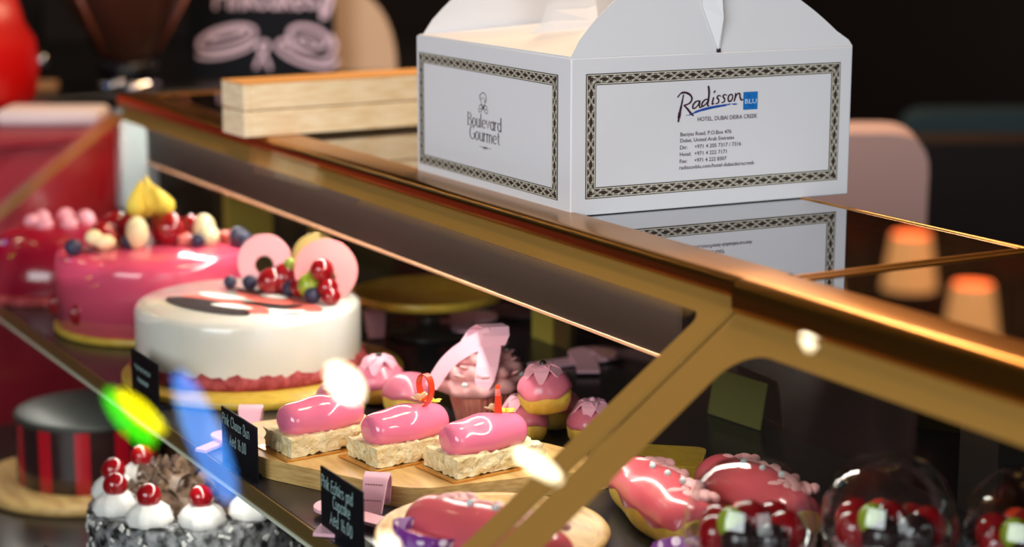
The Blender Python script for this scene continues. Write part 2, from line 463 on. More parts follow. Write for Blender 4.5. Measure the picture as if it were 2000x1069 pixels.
# ------------------------------------------------------------------ pastry display case: two bays
SL = R(36)
def slope(X, s, h=0.0):
    """point on the slanted front: X along the case, s down the slope, h outwards along the pane's normal"""
    return (X, -cos(SL) * s - sin(SL) * h, -sin(SL) * s + cos(SL) * h)
def slab(mb, X0, X1, s0, s1, h0, h1, m=0):
    bq = [slope(X0, s0, h0), slope(X1, s0, h0), slope(X1, s1, h0), slope(X0, s1, h0)]
    tq = [slope(X0, s0, h1), slope(X1, s0, h1), slope(X1, s1, h1), slope(X0, s1, h1)]
    mb.hexa(bq, tq, m)

def rail_profile(y0, y1, z0, z1):
    """rounded brass section in (Y, Z)"""
    r = min(y1 - y0, z1 - z0) * .45
    P = []
    for cx, cz, a in ((y1 - r, z1 - r, 0), (y0 + r, z1 - r, 90), (y0 + r * .6, z0 + r * .6, 180), (y1 - r * .6, z0 + r * .6, 270)):
        rr = r if a < 180 else r * .6
        P += [(cx + rr * cos(R(a + 15 * k)), cz + rr * sin(R(a + 15 * k))) for k in range(7)]
    return P
def rail(mb, axis, a0, a1, prof, m=0):
    n = len(prof)
    mk = (lambda t, p: (t, p[0], p[1])) if axis == 'x' else (lambda t, p: (p[0], t, p[1]))
    vs = [mk(a0, p) for p in prof] + [mk(a1, p) for p in prof]
    mb.add(vs, [(k, (k + 1) % n, n + (k + 1) % n, n + k) for k in range(n)], m, True)
    mb.add(vs, [tuple(reversed(range(n))), tuple(range(n, 2 * n))], m)

def rounded_frame(mb, X0, X1, s0, s1, bl, br, bt, rad, h, m=0):
    """printed border of a pane, open at the bottom, with rounded inner upper corners"""
    inner = [(X0 + bl, s1)] + [(X0 + bl + rad - rad * cos(R(9 * k)), s0 + bt + rad - rad * sin(R(9 * k))) for k in range(11)] + \
            [(X1 - br - rad + rad * sin(R(9 * k)), s0 + bt + rad - rad * cos(R(9 * k))) for k in range(11)] + [(X1 - br, s1)]
    outer = [(X0, s1)] + [(X0, s0 + (bt + rad) * (1 - k / 10)) for k in range(11)] + [(X1, s0 + (bt + rad) * (k / 10)) for k in range(11)] + [(X1, s1)]
    outer[11] = (X0, s0); outer[12] = (X1, s0)
    n = len(inner)
    mb.add([slope(*p, h) for p in inner] + [slope(*p, h) for p in outer], [(k, k + 1, n + k + 1, n + k) for k in range(n - 1)], m)

def display_bay(label, X0, X1, shift, rails, borders, frit, posts):
    t = thing('display_case', label, 'display case', (0, 0, 0), 0, 'bays of the pastry display case')
    sb = .74
    b = MB(); b.box(X0 + .008, X1 - .008, .036, .268, -.007, 0); b.build('top_glass', 'topglass', t)
    y0, y1, z0, z1 = rails
    b = MB(); rail(b, 'x', X0 + .001, X1 - .001, rail_profile(y0, y1, z0, z1)); b.build('front_rail', 'brass', t)
    b = MB(); rail(b, 'x', X0 + .001, X1 - .001, rail_profile(.266, .274, -.010, .0012)); b.build('back_rail', 'brass', t)
    for xa, xb in ((X0 + .001, X0 + .010), (X1 - .010, X1 - .001)):
        b = MB(); rail(b, 'y', y0 + .012, .274, rail_profile(xa, xb, -.012, .0015)); b.build('side_rail', 'brass', t)
    b = MB(); slab(b, X0 + .001, X1 - .001, shift, sb, -.006, 0)
    p = b.build('front_pane', 'pane', t)
    b = MB(); rounded_frame(b, X0 + .001, X1 - .001, shift + .001, sb, *borders, -.0063)
    if frit:
        rw = 9; st = .0024
        for j in range(5):
            dd = shift + borders[2] + .0012 + j * .0021; rd = .00085 * (1 - j * .16)
            x = X0 + borders[0] + .01 + (j % 2) * st / 2
            x = max(x, -.62)
            while x < X1 - borders[1] - .012:
                b.add([slope(x + rd * cos(R(60 * k)), dd + rd * sin(R(60 * k)), -.0063) for k in range(6)], [tuple(range(6))]); x += st
    b.build('pane_border', 'gold_band', p)
    b = MB(); slab(b, X0 + .001, X1 - .001, shift - .002, shift + .0055, .0002, .0010); b.build('rail_seal', 'rubber', t)
    b = MB(); slab(b, X0 + .002, X1 - .002, sb, sb + .02, -.012, .004); b.build('lower_rail', 'brass', t)
    # inside
    b = MB(); b.box(X0 + .01, X1 - .01, -.232, .262, -.241, -.225)
    sh = b.build('shelf', 'shelf', t)
    b = MB(); b.box(X0 + .01, X1 - .01, -.2345, -.2322, -.2395, -.2255); b.build('shelf_strip', 'olive', sh)
    b = MB(); b.box(X0 + .01, X1 - .01, -.236, -.2322, -.2425, -.2395); b.build('shelf_edge', 'clear_edge', sh)
    b = MB(); b.box(X0 + .01, X1 - .01, -.56, .262, -.445, -.43); b.build('lower_shelf', 'shelf_low', t)
    if frit:
        b = MB(); b.box(X0 + .02, X1 - .125, .020, .024, -.0865, -.010); v = b.build('light_valance', 'valance', t)
        b = MB(); b.box(X0 + .02, X1 - .125, .0185, .0245, -.0890, -.0865); b.build('valance_edge', 'valedge', v)
    n = len(posts) - 1
    for k in range(n):
        xa, xb = posts[k], posts[k + 1]
        b = MB(); b.box(xa + .002, xb - .002, .262, .268, -.43, -.012); b.build('sliding_door', 'doorglass', t)
    for k, xa in enumerate(posts):
        b = MB(); b.box(xa, xa + (.045 if frit else .02), .254, .261, -.43, -.012); o = b.build('door_post', 'yellowpost' if frit and k < 2 else 'dark', t)
        if frit and k < 2:
            b = MB(); b.box(xa + .045, xa + .075, .256, .261, -.43, -.012); b.build('door_seal', 'olive', o)
    b = MB(); b.box(X0, X1, -.575, .275, -TOP, -.445); b.build('base_cabinet', 'cabinet', t)
    return t
bayA = display_bay('brass edged glass display case bay under the white cake box', -1.43, 0, .006, (-.010, .040, -.012, .0045), (.055, .029, .026, .012), True, (-1.40, -.765, -.055))
bayB = display_bay('brass edged glass display case bay beyond the diagonal mullion, holding dessert cups', .0, 1.02, .018, (-.020, .036, -.020, .006), (.041, .041, .032, .03), False, (.03, .97))
# end pane of the first bay, with its upright
b = MB(); b.add([(-1.43, .262, -.01), (-1.43, 0, -.01), (-1.43, -.58, -.43), (-1.43, .262, -.43), (-1.436, .262, -.01), (-1.436, 0, -.01), (-1.436, -.58, -.43), (-1.436, .262, -.43)],
    [(0, 1, 2, 3), (7, 6, 5, 4), (0, 4, 5, 1), (1, 5, 6, 2), (2, 6, 7, 3), (3, 7, 4, 0)]); b.build('end_pane', 'pane', bayA)
b = MB(); b.box(-1.425, -1.405, .135, .20, -.225, -.012); b.build('end_post', 'yellowpost', bayA)
b = MB(); b.box(-1.427, -1.40, -.018, .036, -.15, -.014); b.build('reflection_block', 'reflection_tone', bayA, bevel=.004)  # pale block added to stand for a bluish-white reflection in the glass

# ------------------------------------------------------------------ cake box on the glass top
A0 = Vector((-.307, .03, .0005)); B0 = Vector((-.29, .319, .0005)); D0 = Vector((-.6, .029, .0005)); C0 = B0 + D0 - A0
BH = .1365
t = thing('cake_box', 'white gable cake box with printed borders standing on the glass top', 'cake box')
b = MB(); b.hexa([A0, B0, C0, D0], [p + Vector((0, 0, BH)) for p in (A0, B0, C0, D0)]); b.build('box_body', 'card_white', t, bevel=.0012)
def facemap(O, Q):
    u_ = (Q - O).normalized(); n_ = u_.cross(Vector((0, 0, 1))).normalized()
    return lambda u, v, h: tuple(O + u_ * u + Vector((0, 0, v)) + n_ * h)
near = facemap(A0, B0)                                   # normal points to +X
_l = facemap(D0, A0)                                     # normal points to -Y
LW = (D0 - A0).length
left = lambda u, v, h: _l(LW - u, v, h)                  # u measured from the front corner
leftT = lambda u, v, h: _l(u, v, h)

def border(mb, fm, u0, v0, u1, v1, w_=.0098):
    h = .0004
    for a in ((u0, v0, u1, v0 + w_), (u0, v1 - w_, u1, v1), (u0, v0 + w_, u0 + w_, v1 - w_), (u1 - w_, v0 + w_, u1, v1 - w_)):
        mb.rect2(*a, fm, h, 0)
    for d, wd in ((.0011, .0008), (w_ - .0011, .0008)):
        for a in ((u0 + d, v0 + d, u1 - d, v0 + d), (u0 + d, v1 - d, u1 - d, v1 - d), (u0 + d, v0 + d, u0 + d, v1 - d), (u1 - d, v0 + d, u1 - d, v1 - d)):
            x0, y0, x1, y1 = a
            mb.rect2(x0 - wd / 2, y0 - wd / 2, x1 + wd / 2, y1 + wd / 2, fm, h + .0003, 1)
    c = w_ / 2; amp = w_ * .29
    for (ax, ay, bx, by) in ((u0 + c, v0 + c, u1 - c, v0 + c), (u0 + c, v1 - c, u1 - c, v1 - c), (u0 + c, v0 + c, u0 + c, v1 - c), (u1 - c, v0 + c, u1 - c, v1 - c)):
        Ln = math.hypot(bx - ax, by - ay); n = max(2, round(Ln / .0125)); dx, dy = (bx - ax) / Ln, (by - ay) / Ln
        for ph in (1, -1):
            for off in (-.00062, .00062):
                pts = []
                for k in range(n * 10 + 1):
                    q = k / 10 / n; e = ph * amp * sin(pi * q * n + .5 * pi) + off
                    pts.append((ax + dx * Ln * q - dy * e, ay + dy * Ln * q + dx * e))
                mb.stroke(pts, .00050, fm, h + .0003, 1, 2)
        for k in range(n):
            for da, e in ((-.22, amp * .85), (.22, -amp * .85), (.22, amp * .55), (-.22, -amp * .55)):
                q = (k + .0 + da + .5 - .5) / n
                if not 0 < q < 1: continue
                x, y = ax + dx * Ln * q - dy * e, ay + dy * Ln * q + dx * e
                mb.stroke([(x - .0004, y), (x + .0004, y + .0006)], .0011, fm, h + .0004, 1, 2)
b = MB(); border(b, near, .0142, .0145, .2763, .1226); b.build('printed_border', ['border_dark', 'border_cream'], t)
b = MB(); border(b, leftT, LW - .2872, .0115, LW - .0212, .1208); b.build('printed_border', ['border_dark', 'border_cream'], t)

# hotel logo and address on the near face
b = MB(); H = .0005
def V(pts, w_, m=0): b.stroke(pts, w_, near, H, m, 6)
def sp(P, n=8):
    """smooth curve through points"""
    out = []
    for i in range(len(P) - 1):
        p0 = P[max(i - 1, 0)]; p1 = P[i]; p2 = P[i + 1]; p3 = P[min(i + 2, len(P) - 1)]
        for k in range(n):
            q = k / n
            out.append(tuple(.5 * ((2 * p1[j]) + (-p0[j] + p2[j]) * q + (2 * p0[j] - 5 * p1[j] + 4 * p2[j] - p3[j]) * q * q + (-p0[j] + 3 * p1[j] - 3 * p2[j] + p3[j]) * q ** 3) for j in (0, 1)))
    return out + [P[-1]]
def lg(x, y):
    """logo grid: x 0..1 across the word, y 0..1 up"""
    return (.1050 + x * .0672, .0775 + y * .0295)
def S(P, ws, m=0): V(sp([lg(*p) for p in P]), [q * .0015 for q in ws], m)
S([(.00, .72), (.05, .83), (.12, .84), (.19, .76), (.215, .64), (.18, .52), (.11, .47)], [.7, 1.2, 1.3, 1.1, 1.0, .8])
S([(.085, .77), (.06, .5), (.03, .2), (.015, 0)], [.8, 1.0, 1.4, 1.9, 1.2])
S([(.10, .46), (.15, .35), (.20, .22), (.235, .15)], [1.0, 1.2, 1.3, 1.0])
S([(.335, .57), (.28, .56), (.235, .46), (.235, .36), (.27, .37), (.315, .47), (.335, .57), (.33, .42), (.345, .37), (.37, .40)], [.8, 1.0, 1.0, .8, .7, .8, 1.0, .9, .7])
S([(.465, .60), (.42, .60), (.375, .51), (.37, .42), (.40, .42), (.45, .52), (.475, .66)], [.8, 1.0, 1.0, .8, .8])
S([(.465, .98), (.475, .80), (.465, .55), (.455, .43), (.475, .41)], [1.3, 1.2, 1.0, .8])
S([(.545, .64), (.53, .52), (.525, .45), (.55, .47)], [1.0, .9, .7]); S([(.55, .80), (.565, .84)], [.8, .9])
S([(.655, .68), (.62, .70), (.60, .64), (.625, .57), (.62, .49), (.585, .46)], [.7, .9, 1.0, .9, .7])
S([(.745, .70), (.71, .72), (.69, .66), (.715, .59), (.71, .51), (.675, .48)], [.7, .9, 1.0, .9, .7])
S([(.83, .71), (.79, .70), (.77, .60), (.785, .51), (.82, .53), (.84, .63), (.83, .71)], [.8, 1.0, 1.0, .9, .8])
S([(.885, .73), (.88, .62), (.865, .51)], [.9, 1.0, .9]); S([(.872, .58), (.91, .71), (.945, .73), (.955, .62), (.975, .53), (1.0, .54)], [.7, .8, 1.0, 1.1, .8])
S([(.13, .16), (.20, .18), (.30, .26), (.45, .33), (.60, .375), (.72, .40), (.80, .425)], [.3, .7, 1.2, 1.5, 1.4, 1.2, .7], 1)
S([(.83, .425), (.87, .415), (.91, .415)], [.5, .9, .5], 1)
b.rect2(.1727, .0842, .1876, .1000, near, H, 2)
type_text(b, 'BLU', .1738, .0896, .0042, near, H + .0003, 3, width=.0127)
V2 = lambda P, w_: b.stroke(sp(P), w_, near, H + .0002, 4, 3)
V2([(.1765, .0965), (.1790, .0975), (.1785, .0945), (.1760, .0925), (.1775, .0895), (.1810, .0870), (.1830, .0885)], .0004)
type_text(b, 'HOTEL, DUBAI DEIRA CREEK', .1254, .0764, .0037, near, H, 0, width=.0623)
for yy, wd, tx in ((.0640, .0528, 'Baniyas Road, P.O.Box 476'), (.0585, .0560, 'Dubai, United Arab Emirates')):
    type_text(b, tx, .1080, yy, .0034, near, H, 0, width=wd)
for yy, a, wa, n_, wn in ((.0524, 'Dir:', .0078, '+971 4 205 7317 / 7316', .0485), (.0463, 'Hotel:', .0118, '+971 4 222 7171', .0335), (.0402, 'Fax:', .0078, '+971 4 222 8307', .0335)):
    type_text(b, a, .1078, yy, .0034, near, H, 0, width=wa); type_text(b, n_, .1228, yy, .0034, near, H, 0, width=wn)
type_text(b, 'radissonblu.com/hotel-dubaideiracreek', .1076, .0345, .0034, near, H, 0, width=.0782)
b.build('printed_address', ['navy', 'swoosh', 'blue', 'white_ink', 'swoosh'], t)

# shop mark on the other face
b = MB()
def lu(x): return LW - x
nibw = (.00035, .0013, 0.0)
def serif_line(tx, u, v, cap, width):
    size = cap / .75
    k = (width / size - .05 * (len(tx) - 1)) / sum(GL[c][0] for c in tx)
    write(b, tx, u, v, size, 0, leftT, H, 0, k, nib=(.00032, .00115, 0.0), serif=.045)
serif_line('Boulevard', lu(.1863), .0603, .0118, .0652)
serif_line('Gourmet', lu(.1824), .0480, .0118, .0584)
def W(P, w_): b.stroke(sp([(lu(.1560) + x * .001, .0763 + y * .001) for x, y in P]), w_, leftT, H, 0, 4)
W([(-4.0, 9.5), (-6.2, 10.5), (-6.5, 13.5), (-4.2, 14.8), (-2.2, 16.2), (1.5, 16.6), (5, 14.5), (6.2, 11), (5.0, 8.6), (3.4, 9.4), (2.6, 12)], .0006)
W([(-4.0, 12.5), (-4.0, 9), (-3.6, 6.4), (-1.5, 5.6)], .0005); W([(3.2, 9), (3.4, 6.6), (2.4, 5.8)], .0005)
W([(-1.0, 11.8), (-.3, 11.4)], .0009)
W([(-9, 1.2), (-8.2, -1.2), (-5, -1.6), (0, 2.4), (4, 5), (7.2, 4), (6.8, 1.6), (4, 1.4), (0, 3.2), (-3, 6)], .00055)
W([(9, 1.0), (8.2, -1.4), (5, -1.8), (0, 2.4), (-4, 5), (-7, 4), (-6.6, 1.6), (-4, 1.2), (0, 3.4), (2.6, 6)], .00055)
def Wo(P, w_): b.stroke(sp([(lu(.1523) + x * .001, .0421 + y * .001) for x, y in P]), w_, leftT, H, 0, 3)
Wo([(-11, .4), (-5, .2), (0, 0), (5, .2), (11, .4)], .00035)
for k in (-2.5, 0, 2.5): Wo([(k - 1.4, -1.2), (k - .6, .8), (k + .6, -.6), (k + 1.4, 1.3)], .0004)
b.build('printed_mark', 'ink', t)

# gable: two arched end panels, a flat roof flap, the raised centre tongue
def arch(mb, O, Q, lean, thick, up=None):
    u_ = (Q - O).normalized(); n_ = u_.cross(Vector((0, 0, 1))).normalized(); L = (Q - O).length
    out = [(.0, 0), (L, 0), (L - .004, .006)]
    prof = [(.016, .014), (.030, .026), (.046, .038), (.062, .048), (.085, .058), (.115, .066)]
    prof2 = [(.010, .015), (.024, .029), (.036, .039), (.050, .049), (.072, .058), (.105, .066)]
    crown = [(L - x, y) for x, y in prof] + [(x, y) for x, y in reversed(prof2)]
    out += sp(crown, 6) + [(.004, .006)]
    front = [O + u_ * x + Vector((0, 0, BH + y)) + n_ * (-lean * y) for x, y in out]
    back = [p - n_ * thick for p in front]; n = len(out)
    mb.add(front + back, [tuple(range(n)), tuple(reversed(range(n, 2 * n)))] + [(k, n + k, n + (k + 1) % n, (k + 1) % n) for k in range(n)])
b = MB(); arch(b, A0 + Vector((-.0005, 0, 0)), B0 + Vector((-.0005, 0, 0)), .18, .0012); b.build('arch_panel', 'card_white', t)
b = MB(); arch(b, D0 + Vector((.006, .004, 0)), C0 + Vector((.006, -.004, 0)), -.10, .0012); b.build('arch_panel', 'card_white', t)
b = MB()
zr = .0505 - .0505
b.hexa([A0 + Vector((-.004, .001, BH)), D0 + Vector((.004, .001, BH)), D0 + Vector((.012, .145, BH + .008)), A0 + Vector((-.022, .145, BH + .012))],
       [A0 + Vector((-.004, .001, BH + .0012)), D0 + Vector((.004, .001, BH + .0012)), D0 + Vector((.012, .145, BH + .0092)), A0 + Vector((-.022, .145, BH + .0132))])
b.hexa([B0 + Vector((-.004, -.001, BH)), C0 + Vector((.004, -.001, BH)), C0 + Vector((.012, -.145, BH + .008)), B0 + Vector((-.022, -.145, BH + .012))][::-1],
       [B0 + Vector((-.004, -.001, BH + .0012)), C0 + Vector((.004, -.001, BH + .0012)), C0 + Vector((.012, -.145, BH + .0092)), B0 + Vector((-.022, -.145, BH + .0132))][::-1])
b.build('roof_flap', 'card_white', t)
b = MB()
pts = [(-.500, .132, BH + .006), (-.502, .145, BH + .014), (-.508, .150, BH + .030), (-.512, .152, BH + .06), (-.512, .152, BH + .085)]
b.band(pts, [(.004, .030, 0), (.004, .030, 0), (.0, .028, 0), (-.004, .028, 0), (-.006, .028, 0)], .0012)
b.build('centre_tongue', 'card_white', t)
b = MB()   # locking tab pushed through the slot of the near arch
def nl(u, y, h): 
    u_ = (B0 - A0).normalized(); n_ = u_.cross(Vector((0, 0, 1))).normalized()
    return tuple(A0 + u_ * u + Vector((0, 0, BH + y)) + n_ * (h - .18 * y))
b.add([nl(.1455, .0015, .0008), nl(.1325, .040, .0012), nl(.1495, .073, .0075), nl(.1500, .030, .0065), nl(.1340, .073, .0012)],
      [(0, 3, 2, 4, 1)])
b.add([nl(.1455, .0015, .0006), nl(.1500, .030, .0065), nl(.1495, .073, .0075), nl(.1503, .073, .0004), nl(.1475, .0015, .0004)], [(0, 4, 3, 2, 1)])
b.build('locking_tab', 'card_white', t)
b = MB(); b.add([nl(.1436, -.0002, .0009), nl(.1478, -.0002, .0009), nl(.1480, .0032, .0009), nl(.1440, .0032, .0009)], [(0, 1, 2, 3)])
b.build('slot', 'ink', t)

# ------------------------------------------------------------------ price cards
def price_card(label, bl, br, hgt, lines, wd, seed):
    bl = Vector((*bl, -.225)); br = Vector((*br, -.225)); L = (br - bl).length
    t = thing('price_card', label, 'price card', bl, math.atan2(br.y - bl.y, br.x - bl.x), 'chalk price cards')
    b = MB(); b.box(0, L, 0, .0015, .0003, hgt); b.build('card', 'slate', t)
    fm = lambda u, v, h: (u, -h, v)
    b = MB()
    if lines is None:                      # faint chalk lines, too soft to read in the photograph
        for v0, ua, ub in ((.034, .012, .060), (.022, .020, .052)):
            n_ = 40; b.stroke([(ua + (ub - ua) * i / n_, v0 + .0028 * sin(i * 1.9) + .001 * sin(i * .7)) for i in range(n_ + 1)], wd, fm, .0004)
    for k, (tx, u, v, size, sx, rise) in enumerate(lines or ()):
        write(b, tx, u, v, size, wd, fm, .0004, 0, sx, slant=.06, jit=.035, seed=seed + k, rise=rise)
    b.build('chalk_writing', 'chalk', t)
    b = MB(); b.box(L * .2, L * .8, .0016, .018, .0003, .002); b.build('foot', 'slate', t)
    return t
price_card('black price card chalked Pink Choux Bun, on the shelf lip before the white cake', (-.482, -.2275), (-.399, -.2275), .050,
           [('Pink Choux Bun', .0028, .0355, .0130, .86, -.0), ('Aed 16.00', .020, .0195, .0130, .80, 0)], .00085, 3)
price_card('black price card chalked Pink Eclairs and Cupcake, on the shelf lip', (-.262, -.2275), (-.183, -.2275), .053,
           [('Pink Eclairs and', .0022, .0370, .0135, .72, 0), ('Cupcake', .024, .0250, .0130, .80, 0), ('Aed 16.00', .018, .0105, .0135, .84, 0)], .00082, 11)
price_card('black price card with faint illegible chalk lines in front of the pink cake', (-.735, -.2275), (-.655, -.2275), .05, None, .0008, 21)

# ------------------------------------------------------------------ boards on the shelf
ZS = -.225
def roundpoly(P, rad, n=6):
    out = []
    N = len(P)
    for i in range(N):
        p = Vector(P[i]); a = (Vector(P[i - 1]) - p); c = (Vector(P[(i + 1) % N]) - p)
        r_ = min(rad, a.length * .45, c.length * .45)
        p1 = p + a.normalized() * r_; p2 = p + c.normalized() * r_
        for k in range(n + 1):
            q = k / n
            out.append(tuple(p1 * (1 - q) ** 2 + p * 2 * q * (1 - q) + p2 * q * q))
    return out
t = MB(); poly = roundpoly([(-.53, -.19), (-.425, -.224), (-.266, -.143), (-.256, -.06), (-.235, .045), (-.33, .025), (-.50, -.08)], .03)
b = MB(); b.prism(poly, .0003, .018)
o = b.build('serving_board', 'bamboo', None, bevel=.0012); o.location = (0, 0, TOP + ZS)
tag(o, 'pale bamboo serving board under the three glazed eclairs', 'serving board')
def disc_board(name, label, c, z, r, th, mat, cat='cake board'):
    b = MB(); b.lathe([(0, 0), (r - .003, 0), (r, .003), (r, th - .002), (r - .002, th), (0, th)], 72)
    o = b.build(name, mat); o.location = (c[0], c[1], z + TOP)
    return tag(o, label, cat)
disc_board('cake_board', 'round yellow wooden board under the white glazed cake', (-.748, -.080), ZS + .0003, .147, .0095, 'bamboo_y')
disc_board('cake_board', 'round yellow wooden board under the bright pink cake', (-1.027, -.100), ZS + .0003, .118, .0095, 'bamboo_y')
disc_board('cake_board', 'round wooden board under the red and black striped cake on the lower shelf', (-1.107, -.16), -.4297, .135, .012, 'bamboo')
disc_board('cake_board', 'round wooden board under the chocolate forest cake', (-.69, -.18), -.4297, .135, .010, 'bamboo')

# ------------------------------------------------------------------ eclairs on crumble bases
def bumpy_box(mb, lx, ly, lz, n=22, amp=.0022, seed=2):
    rnd = random.Random(seed)
    from mathutils import noise
    def P(x, y, z):
        q = Vector((x, y, z)); k = noise.noise(q * 190 + Vector((seed * 7, 0, 0))) + .6 * noise.noise(q * 420)
        d = Vector((x / lx, y / ly, (z - lz / 2) / lz)); d = d.normalized() if d.length else d
        r = q + d * (amp * k); r.z = max(r.z, 0)
        # rounded corners
        return r
    nx, ny, nz = 26, 14, 7
    def grid(f, nu, nv):
        vs = [f(i / nu, j / nv) for i in range(nu + 1) for j in range(nv + 1)]
        mb.add(vs, [(i * (nv + 1) + j, (i + 1) * (nv + 1) + j, (i + 1) * (nv + 1) + j + 1, i * (nv + 1) + j + 1) for i in range(nu) for j in range(nv)], 0, True)
    hx, hy = lx / 2, ly / 2
    grid(lambda a, c: P(-hx + lx * a, -hy + ly * c, lz), nx, ny)
    for sy in (-1, 1): grid(lambda a, c: P(-hx + lx * a, sy * hy, lz * c), nx, nz)
    for sx in (-1, 1): grid(lambda a, c: P(sx * hx, -hy + ly * a, lz * c), ny, nz)

def capsule(mb, L, r, zs, nu=40, nv=26, fn=None, m=0, flatb=-.5):
    """glazed finger: long rounded body along local x, resting on its flattened underside"""
    vs = []; fs = []
    for i in range(nu + 1):
        q = -pi / 2 + pi * i / nu
        # spread rings: round ends, long middle
        x = (L / 2 - r) * math.tanh(2.2 * sin(q)) / math.tanh(2.2) + r * sin(q) * abs(sin(q)) ** .6
        rr = r * (abs(cos(q)) ** .45) * (1 + .05 * cos(4 * x / L * pi))
        for k in range(nv):
            a = 2 * pi * k / nv
            y = rr * cos(a); z = rr * zs * sin(a)
            z = max(z, flatb * r * zs)
            p = (x, y, z - flatb * r * zs)
            vs.append(fn(p) if fn else p)
    for i in range(nu):
        for k in range(nv):
            fs.append((i * nv + k, i * nv + (k + 1) % nv, (i + 1) * nv + (k + 1) % nv, (i + 1) * nv + k))
    mb.add(vs, fs, m, True)

def flower(mb, c, r, m0, m1, n=5, seed=0, tilt=.5):
    rnd = random.Random(seed)
    for k in range(n):
        a = 2 * pi * k / n + rnd.uniform(-.2, .2)
        X = Matrix.Translation(c) @ Matrix.Rotation(a, 4, 'Z') @ Matrix.Rotation(-tilt, 4, 'Y')
        mb.ball((r * .6, 0, 0), (r * .55, r * .42, r * .12), m0, 10, 6, X)
    mb.ball((c[0], c[1], c[2] + r * .12), r * .25, m1, 8, 6)

def make_eclair(label, loc, rz, curl, seed):
    t = thing('eclair', label, 'eclair', loc, rz, 'glazed eclairs on crumble bases')
    b = MB(); b.box(-.052, .050, -.030, .030, 0, .0010); b.build('gold_card', 'goldcard', t)
    b = MB(); bumpy_box(b, .090, .050, .0165, amp=.0034, seed=seed); o = b.build('crumble_base', 'crumble', t); o.location = (0, 0, .0012)
    b = MB(); capsule(b, .078, .0208, .84, flatb=-.62); o = b.build('glazed_dome', 'glaze', t); o.location = (-.002, -.001, .0168)
    zt = .0168 + .0265
    b = MB()
    if curl == 'ring':      # an upright open loop of red chocolate
        pts = [(-.006 + .0035 * sin(a) + .012 * (a - .6) / 4, .0, .0135 + .0148 * -cos(a)) for a in [R(8 + 344 * k / 26) for k in range(27)]]
        pts = [(p[0], -.0115 * sin(R(8 + 344 * k / 26)), p[2]) for k, p in enumerate(pts)]
        b.band(pts, (.0034, .001, 0), .0008)
        off = (.018, 0, zt - .002)
    else:                   # a strip standing up and bending over
        pts = [(.0, 0, 0), (.0003, .0006, .009), (.0008, .0015, .018), (.0016, .0032, .0235), (.004, .006, .0262), (.007, .009, .025)]
        b.band(pts, [(.0026, -.0022, 0), (.0023, -.002, 0), (.0020, -.0017, 0), (.0016, -.0014, 0), (.0013, -.0012, 0), (.001, -.001, 0)], .0009)
        off = (.014, 0, zt - .003)
    o = b.build('chocolate_curl', 'curl', t); o.location = off
    b = MB(); flower(b, (0, 0, 0), .0085, 0, 1, 5, seed, .55); o = b.build('blossom', ['flower_cream', 'flower_yellow'], t); o.location = (off[0] + .002, .0085, zt + .001)
    o.rotation_euler = (-.5, 0, 0)
    b = MB(); flower(b, (0, 0, 0), .0075, 0, 0, 4, seed + 5, .1); o = b.build('leaf_sprig', ['flower_yellow'], t); o.location = (off[0] + .012, .004, zt - .0005)
    return t
ECZ = ZS + .0183
AX = R(96)
make_eclair('glazed pink eclair with upright red curl, at the cake end of the board', (-.424, -.155, ECZ), AX, 'strip', 4)
make_eclair('glazed pink eclair with a looped red chocolate ring, middle of the board', (-.360, -.103, ECZ), AX, 'ring', 9)
make_eclair('glazed pink eclair with upright red strip, in front of the cupcake', (-.300, -.058, ECZ), AX, 'strip', 14)

# ------------------------------------------------------------------ choux buns
def make_choux(name, label, loc, rz, r, top, tilt=(0, 0)):
    t = thing(name, label, 'choux bun', loc, rz, 'pink topped choux buns')
    t.rotation_euler = (tilt[0], tilt[1], rz)
    b = MB()
    fnb = lambda rr, z, a: (rr * (1 + .035 * sin(3 * a + 1) + .02 * sin(7 * a)), z)
    b.lathe([(0, 0), (r * .50, .001), (r * .80, r * .16), (r * .95, r * .45), (r * 1.0, r * .80), (r * .84, r * 1.02), (r * .5, r * 1.25), (0, r * 1.3)], 36, fn=fnb); b.build('bun', 'choux', t)
    b = MB()
    dz = lambda a: r * (.80 + .10 * sin(2 * a + .6) + .06 * sin(5 * a))
    pr = [(.985, 0.0), (1.03, .05), (1.02, .22), (.94, .46), (.80, .68), (.58, .86), (.30, .97), (0, 1.0)]
    H_ = r * 1.72
    vs = []
    b.lathe([(r * p, z) for p, z in pr], 40, fn=lambda rr, z, a: (rr * (1 + .03 * sin(3 * a + 1)), dz(a) + z * (H_ - dz(a))))
    b.build('icing_cap', 'icing', t)
    if top:
        b = MB(); rnd = random.Random(int(r * 1e5) + int(loc[0] * 1000))
        n = 6
        for k in range(n):
            a = 2 * pi * k / n + rnd.uniform(-.15, .15)
            pts = []; sd = []
            for i in range(7):
                q = i / 6; rad = r * (.02 + .84 * q); z = H_ + .0024 - r * (.60 * q ** 2.2) + .003 * sin(pi * q)
                if i == 6: z += .002
                pts.append((rad * cos(a), rad * sin(a), z)); wv = r * .30 * sin(pi * (.12 + .83 * q)) + .0006
                sd.append((-sin(a) * wv, cos(a) * wv, .0))
            b.band(pts, sd, .0014)
        b.build('fondant_petals', 'petal', t)
        b = MB(); b.ball((0, 0, H_ + .004), .0032, 0); b.build('pearl', top, t)
    return t
make_choux('choux_bun', 'pink choux bun with petal cap topping the stack beside the cupcake', (-.372, .045, ZS + .0335), .3, .0245, 'seed', (.06, -.05))
make_choux('choux_bun', 'pink choux bun under the stack, half behind the mullion', (-.352, .082, ZS + .0004), 1.2, .0235, 'petal')
make_choux('choux_bun', 'pink choux bun under the stack, squeezed behind the front eclair', (-.398, .035, ZS + .0004), 2.2, .0235, 'petal')
make_choux('choux_bun', 'pink choux bun at the rear underneath the petal capped stack', (-.425, .085, ZS + .0004), 2.9, .0235, None)
